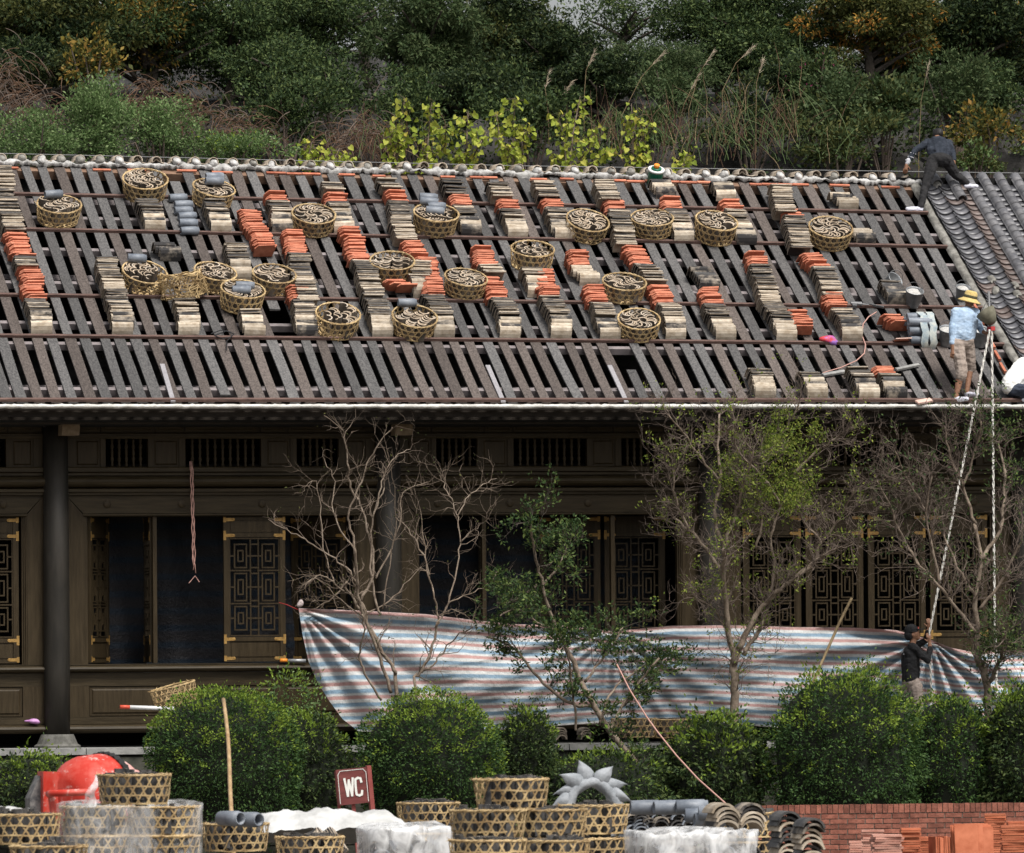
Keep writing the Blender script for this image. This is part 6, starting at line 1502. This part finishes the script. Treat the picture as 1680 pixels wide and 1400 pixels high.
# wrapped mounds
def mound(label, px0, px1, pytop, d, seed, roll=True, wav=.02):
    a, b = atd(px0, pytop, d), atd(px1, pytop, d); c = (a+b)/2; hx = (b-a).length/2
    mb = MB(); mb.quad_grid(wrap_shell((c.x, c.y), hx, .4, c.z-.55, c.z-.03, seed, .035, wav=wav), 0, True); tag(mb.build('plastic_wrap', M['film_thick'], smooth=True), label, 'plastic wrap')
    T = thing('tile_pile', 'curved grey tiles under the '+label.split(' over ')[0], 'tile pile', (c.x, c.y, c.z-.6))
    n = int(hx*2/.2)
    for i in range(n):
        for k in range(6): link('tile', R_T[(i+k) % 2], T, Matrix.Translation((-hx+.12+i*(2*hx-.2)/max(1, n-1), -.3, .0+k*.07)) @ Matrix.Scale(1.15, 4))
R_T = [arc_plate(.085, radians(10), radians(170), .5, .014, 8).mesh('tile', M[k], True) for k in ('tile_grey', 'tile_smoke')]
mound('cloudy plastic film over tiles beside the basket pile', 592, 738, 1352, 80, 5)
mound('white plastic film over tiles right of the centre pile', 1030, 1236, 1360, 80, 8)
# arched tiles: rows seen end on, and columns
ARCH = [arc_plate(.1, radians(15), radians(165), .3, .017, 8).mesh('tile', [M[k]], False) for k in ('tile_cream', 'tile_black', 'tile_smoke', 'tile_grey')]
def column_of_arches(px, pytop, d, n, label, sc, seed, dz=.045, kinds=(0, 1, 2, 0)):
    R_ = random.Random(seed); p = atd(px, pytop, d); T = thing('tile_column', label, 'tile column', (p.x, p.y, p.z-.08*sc-n*dz*sc), 'arched tiles piled end on in the yard')
    for k in range(n): link('tile', ARCH[R_.choice(kinds)], T, Matrix.Translation((R_.gauss(0, .008), R_.gauss(0, .03), k*dz*sc)) @ Matrix.Rotation(R_.gauss(0, .05), 4, 'Z') @ Matrix.Rotation(R_.gauss(0, .04), 4, 'Y') @ Matrix.Scale(sc, 4))
column_of_arches(1296, 1326, 88, 15, 'tall column of brown and cream tile arches by the brick wall', 1.3, 1, .042, (0, 2, 0, 1)); column_of_arches(1333, 1337, 87, 14, 'dark column of tile arches nearest the brick wall', 1.3, 2, .042, (1, 2, 1, 0))
for i in range(8): column_of_arches(1037+15.5*i, 1330+R.uniform(-2, 3), 96, 9, 'nested dark tile arches in the low row, %s from left' % ORD[i], .95, 10+i, .04, (2, 3, 2, 1))
for i, (px, py) in enumerate(((1060,1325),(1098,1325),(1135,1324),(1150,1338),(1165,1345),(1172,1334))):
    p = atd(px, py, 95.6-.1*i); o = link('roll_tile', PIPE, None, Matrix.Translation(p+Vector((0, 0, .0))) @ Matrix.Rotation(R.uniform(-.2, .2), 4, 'Z') @ Matrix.Scale(1.25, 4)); tag(o, 'dark roll tile on the low tile row, %s from left' % ORD[i], 'tile', 'roll tiles lying in the yard')
for i, px in enumerate((1192, 1236)): column_of_arches(px, 1315, 93, 5, 'wide cream tile arch pile, %s of two' % ('left' if i == 0 else 'right'), 1.5, 30+i, .03, (0, 2, 0))
# grey ring ornament with flame leaves
M['clay'] = mat('grey_clay', (.17,.185,.2), .85, (.3,.315,.335), 7, bump=.6, bscale=16)
d = 89.; c = atd(970, 1334, d); T = thing('ring_ornament', 'grey clay ring ornament with flame shaped leaves', 'ornament', (c.x, c.y, c.z-.38))
mb = MB(); rows = []
for k in range(49):
    a = 2*pi*k/48; rows.append([(cos(a)*(.255+.065*cos(b)*(1+.15*sin(b*2+a*7))), .085*sin(b), .38+sin(a)*(.315+.06*cos(b)*(1+.15*sin(b*2+a*7)))) for b in [2*pi*q/12 for q in range(12)]])
mb.quad_grid(rows, 0, True); mb.build('ring', M['clay'], T, smooth=True)
for k, (a, L, bend) in enumerate(((174, .14, 1.5), (158, .21, 1.8), (138, .18, 1.7), (121, .25, 1.2), (99, .24, .5), (72, .23, -.9), (50, .22, -1.5), (31, .19, -1.8), (14, .14, -1.5))):
    a = radians(a); o = Vector((cos(a)*.285, -.03*(k % 2), .38+sin(a)*.34)); d_ = Vector((cos(a), 0, sin(a))); s = Vector((-d_.z, 0, d_.x)); mb = MB(); rows = []
    for i in range(12):
        f = i/11; w = .098*(1-f**1.5)*(.8+.35*sin(f*pi)); q = o+d_*L*f*(1-.2*f*abs(bend))+s*bend*.1*f*f
        rows.append([q+s*w*cos(b)+Vector((0, 1, 0))*w*.55*sin(b)*(1+.25*cos(b*4)) for b in [2*pi*z/12 for z in range(12)]])
    mb.quad_grid(rows, 0, True); mb.build('leaf', M['clay'], T, smooth=True)
for x in (-.06, .08): mb = MB(); mb.ellipsoid((x, 0, .21), (.06, .05, .055), 12, 8, jit=.3); mb.build('scroll', M['clay'], T, smooth=True)
# ---- red cement mixer
M['mixred'] = mat('dusty_red_paint', (.42,.03,.018), .5, (.55,.13,.1), 4, contrast=(.45, .75), bump=.1); speckle(M['mixred'], .57, 60, (.5,.28,.25))
M['mixpink'] = mat('cement_coated_red', (.5,.2,.17), .7, (.62,.45,.42), 5); M['gear'] = mat('black_iron', (.012,.012,.012), .6)
M['rust'] = mat('greasy_steel', (.05,.05,.055), .7, (.2,.19,.18), 14)
d = 86.; c = atd(152, 1312, d); T = thing('cement_mixer', 'red cement mixer with black ring gear, dusted with cement', 'cement mixer', (c.x, c.y, gz(c.x, c.y)))
o = c-T.location; AX = Matrix.Translation(o) @ Matrix.Rotation(radians(28), 4, 'Z') @ Matrix.Rotation(radians(-4), 4, 'Y') @ Matrix.Rotation(pi/2, 4, 'Y')
mb = MB(); mb.lathe([(.05, -.36), (.22, -.36), (.3, -.33), (.41, -.2), (.44, -.1), (.445, .1), (.44, .15)], 36, M=AX); mb.build('drum', M['mixred'], T, smooth=True)
mb = MB(); mb.lathe([(.438, .205), (.36, .36), (.26, .5), (.25, .56), (.235, .56), (.24, .5), (.34, .36)], 36, M=AX, cap0=False, cap1=False); mb.build('drum_cone', M['mixpink'], T, smooth=True)
mb = MB(); prof = []; n = 72; rows = []
for z in (.14, .21):
    rows.append([AX @ Vector(((.462 if k % 2 else .446)*cos(2*pi*k/n), (.462 if k % 2 else .446)*sin(2*pi*k/n), z)) for k in range(n)])
rows = [[AX @ Vector((.435*cos(2*pi*k/n), .435*sin(2*pi*k/n), .14)) for k in range(n)]]+rows+[[AX @ Vector((.435*cos(2*pi*k/n), .435*sin(2*pi*k/n), .21)) for k in range(n)]]
mb.quad_grid(rows, 0, True); mb.build('ring_gear', M['gear'], T)
def tq(px, py, dd): return atd(px, py, dd)-T.location
P = [tq(71, 1266, 85.5), tq(101, 1267, 85.9), tq(101, 1345, 85.9), tq(71, 1345, 85.5)]; mb = MB(); mb.hexa([P[3], P[2], P[2]+Vector((0, .3, 0)), P[3]+Vector((0, .3, 0)), P[0], P[1], P[1]+Vector((0, .3, 0)), P[0]+Vector((0, .3, 0))]); mb.build('motor_housing', M['mixred'], T)
mb = MB(); P = [tq(49, 1310, 85.6), tq(66, 1274, 85.6), tq(70.5, 1272, 85.6), tq(70.5, 1345, 85.6), tq(49, 1345, 85.6)]; mb.prism([(0, 0)]*0 or [(p.x, p.z) for p in P], 0, .25, lambda u, v, h: (u, P[0].y+h, v)); mb.build('side_plate', M['rust'], T)
mb = MB(); mb.tube([tq(80, 1303, 84.9), tq(84, 1302, 84.8), tq(140, 1300, 84.7), tq(150, 1304, 84.9)], .035, 10); mb.build('tilt_bar', M['mixred'], T, smooth=True)
mb = MB(); mb.tube([tq(86, 1302, 84.9), tq(92, 1350, 84.9)], .05, 8); mb.tube([tq(150, 1312, 86), (o.x, o.y, 0)], .05, 8); mb.tube([tq(100, 1345, 86), (tq(100, 1345, 86).x, tq(100, 1345, 86).y, 0)], .04, 8); mb.build('stand', M['mixred'], T)
# ---- WC sign
M['maroon'] = mat('maroon_board', (.1,.024,.022), .75, (.15,.04,.036), 3, stretch=(1,1,8)); M['maroon_side'] = mat('red_brown_edge', (.2,.04,.035), .7, (.26,.07,.06), 5); M['letter'] = mat('letter_white', (.62,.62,.58), .7)
d = 100.; p = atd(597, 1330, d); sc = d/F_PX; T = thing('sign', 'maroon wooden WC sign standing before the clipped shrubs', 'sign', Matrix.Translation((p.x, p.y, gz(p.x, p.y))) @ Matrix.Rotation(-YAW+.28, 4, 'Z') @ Matrix.Rotation(radians(-5), 4, 'Y'))
zb, zt = p.z-gz(p.x, p.y)+.08, p.z-gz(p.x, p.y)+.49; hw = .185
for k in range(3):
    z0 = zb+(zt-zb)*k/3; mb = MB(); mb.box(-hw, hw, -.02, .02, z0+.0015, zb+(zt-zb)*(k+1)/3-.0015); mb.build('board', M['maroon'], T)
for x in (-hw-.0, hw+.0):
    mb = MB(); s = 1 if x > 0 else -1; x0, x1 = sorted((x+s*.001, x+s*.05)) if s > 0 else sorted((x+.0, x+.03)); mb.box(x0, x1, -.03 if s > 0 else .022, .05, 0, zt+(.012 if s > 0 else -.02)); mb.build('post', M['maroon_side'], T)
mb = MB(); mb.box(-.02, .02, .022, .05, 0, zb+.1); mb.build('post', M['maroon_side'], T)
yb = -.0225
def stroke(mb, pts, w, closed=False):
    P = [Vector((x, 0, z)) for x, z in pts]; n = len(P)
    for a, b in list(zip(P, P[1:]))+([(P[-1], P[0])] if closed else []):
        dd = (b-a).normalized(); s = Vector((-dd.z, 0, dd.x))*w/2; q = [a+s-dd*w*.3, b+s+dd*w*.3, b-s+dd*w*.3, a-s-dd*w*.3]
        stroke.k += 1; e = .00012*(stroke.k % 9)
        mb.hexa([Vector((v.x, yb-e, v.z)) for v in q]+[Vector((v.x, yb-.004-e, v.z)) for v in q])
stroke.k = 0
mb = MB(); f = .018; stroke(mb, [(-hw+f+.03, zt-f), (hw-f-.03, zt-f), (hw-f, zt-f-.04), (hw-f, zb+f)], .006); stroke(mb, [(-hw+f, zb+f), (-hw+f, zt-f-.04), (-hw+f+.03, zt-f)], .006); mb.build('border_line', M['letter'], T)
zm0, zm1 = zb+.09, zb+.30
mb = MB(); stroke(mb, [(-.095, zm1), (-.07, zm0+.01), (-.045, zm1-.02), (-.02, zm0+.01), (.005, zm1)], .026); mb.build('letter', M['letter'], T)
mb = MB(); cx = .065; pts = [(cx+.038, zm1-.055), (cx+.03, zm1-.012), (cx, zm1-.004), (cx-.03, zm1-.018), (cx-.034, zm1-.06), (cx-.034, zm0+.06), (cx-.03, zm0+.018), (cx, zm0+.004), (cx+.03, zm0+.012), (cx+.038, zm0+.055)]; stroke(mb, pts, .026); mb.build('letter', M['letter'], T)
# bamboo pole
a, b = atd(366.5, 1147, 97), atd(383, 1345, 94); mb = MB(); n = 12; P, rr = [], []
for k in range(n+1):
    f = k/n; q = a.lerp(b, f)+Vector((.015*sin(f*5), 0, 0)); P += [q, q+Vector((0, 0, -.004))]; rr += [.019+.004*f, .023+.004*f]
M['pole_b'] = mat('bamboo_pole', (.25,.15,.07), .6, (.42,.3,.16), 5); T = thing('bamboo_pole', 'upright bamboo pole in front of the left round shrub', 'pole', (b.x, b.y, gz(b.x, b.y)))
P.append(Vector((b.x+.02, b.y, gz(b.x, b.y)))); rr.append(.026); mb.tube([p-T.location for p in P], rr, 8); mb.build('cane', M['pole_b'], T, smooth=True)
# ---- brick wall and terracotta piles
M['brick'] = mat('red_brick', (.13,.045,.03), .9, (.25,.095,.065), 9, obj_rand=.3, bump=.4); M['joint'] = mat('brick_joint', (.09,.075,.062), .95, (.2,.17,.14), 6)
d = 113.; w0 = atd(1230, 1325, d); w1 = atd(1720, 1318.5, d); Yw = w0.y; zt = atd(1500, 1320, d).z
BW = thing('brick_wall', 'low red brick wall with upright brick coping at the right', 'wall', (w0.x, Yw, gz(0, Yw)))
x0, x1 = w0.x, aty(1720, 1330, Yw).x+.3; R = random.Random(9)
def wb(name, xa, xb, za, zb_, y0=0, mt=None): mb = MB(); mb.box(xa, xb, Yw+y0, Yw+.11, za, zb_); return wobj(name, mb, mt or M['brick'], BW)
mb = MB(); mb.box(x0, x1, Yw+.012, Yw+.23, gz(0, Yw), zt-.006); wobj('mortar_core', mb, M['joint'], BW)
x = x0
while x < x1-.06: wb('brick', x+.005, x+.07, zt-.112, zt+R.uniform(-.004, .004), -.006+R.uniform(-.004, .004)); x += .0745
for r in range(9):
    za = zt-.12-.0665*(r+1); x = x0-.12*(r % 2)
    while x < x1: wb('brick', max(x0, x+.006), min(x1, x+.232), za+.006, za+.0615, R.uniform(-.003, .004)); x += .24
M['terra'] = mat('terracotta_slab', (.32,.085,.038), .85, (.47,.155,.08), 5, obj_rand=.2); M['terra_pale'] = mat('dusty_terracotta', (.34,.15,.11), .9, (.5,.28,.22), 5, obj_rand=.2)
SLABS = {}
def slab(w, dp, t, mt):
    k = (w, dp, t, mt)
    if k not in SLABS: mb = MB(); mb.box(-w/2, w/2, -dp/2, dp/2, 0, t); SLABS[k] = mb.mesh('slab', M[mt])
    return SLABS[k]
def slab_pile(px0, px1, pytop, d, label, mt, seed, t=.028, mode='flat'):
    R_ = random.Random(seed); a, b = atd(px0, pytop, d), atd(px1, pytop, d); w = round((b-a).length, 2); c = (a+b)/2; g = gz(c.x, c.y)
    T = thing('terracotta_pile', label, 'tile pile', (c.x, c.y, g), 'terracotta slabs piled before the brick wall'); H = c.z-g
    if mode == 'flat':
        n = int(H/t); n0 = max(0, n-22)
        if n0: mb = MB(); mb.box(-w/2, w/2, -w/2, w/2, 0, n0*t-.002); mb.box(-w/2+.01, w/2-.01, -w/2-.004, w/2, .05, n0*t-.05); mb.build('lower_slabs', M[mt], T)
        for k in range(n0, n): link('slab', slab(w, w, t-.004, mt), T, Matrix.Translation((R_.gauss(0, .006), R_.gauss(0, .008), k*t)) @ Matrix.Rotation(-YAW+R_.gauss(0, .06), 4, 'Z'))
    elif mode == 'edge':
        n = int(w/t); mb = MB(); mb.box(-w/2, w/2, -.15, .15, 0, H-.32); mb.box(-w/2+.02, w/2-.02, -.155, .15, .05, H-.36); mb.build('lower_slabs', M[mt], T)
        for k in range(n): link('slab', slab(t-.005, .3, .3, mt), T, Matrix.Translation((-w/2+t*(k+.5), R_.gauss(0, .01), H-.315+R_.gauss(0, .008))) @ Matrix.Rotation(R_.gauss(0, .03), 4, 'Y'))
    else:
        mb = MB(); mb.box(-w/2, w/2, -.1, .2, 0, H-.42); mb.box(-w/2+.02, w/2-.02, -.105, .2, .05, H-.45); mb.build('lower_slabs', M[mt], T)
        for k in range(5): link('slab', slab(w*.9, .022, .4, mt), T, Matrix.Translation((R_.gauss(0, .03), -.1+.035*k, H-.42+R_.gauss(0, .01))) @ Matrix.Rotation(R_.gauss(-.1, .05), 4, 'Z') @ Matrix.Rotation(-.15, 4, 'X') @ Matrix.Rotation(R_.gauss(0, .05), 4, 'Y'))
for i, q in enumerate([(1393,1413,1379,104,'small dusty terracotta pile, leftmost','terra_pale'),(1413,1450,1358,105,'tall dusty terracotta pile beside the leftmost','terra_pale'),(1430,1478,1367,102,'untidy dusty terracotta pile in front','terra_pale'),(1477,1509,1356,103,'orange terracotta pile left of the slabs on edge','terra'),(1507,1530,1370,103.5,'low orange terracotta pile between taller ones','terra'),(1616,1650,1334,106,'tallest dark terracotta pile by the wall','terra'),(1642,1688,1352,101,'front right terracotta pile at the photo edge','terra'),(1652,1700,1344,107,'rear terracotta pile at the right edge','terra')]):
    slab_pile(*q[:4], q[4], q[5], 300+i)
slab_pile(1528, 1563, 1371, 103, 'orange terracotta slabs standing on edge', 'terra', 320, .027, 'edge'); slab_pile(1561, 1604, 1349, 101, 'large square terracotta slabs leaning to face the camera', 'terra', 321, mode='lean'); slab_pile(1596, 1622, 1352, 102, 'narrow terracotta slabs leaning beside the large ones', 'terra', 322, mode='lean')
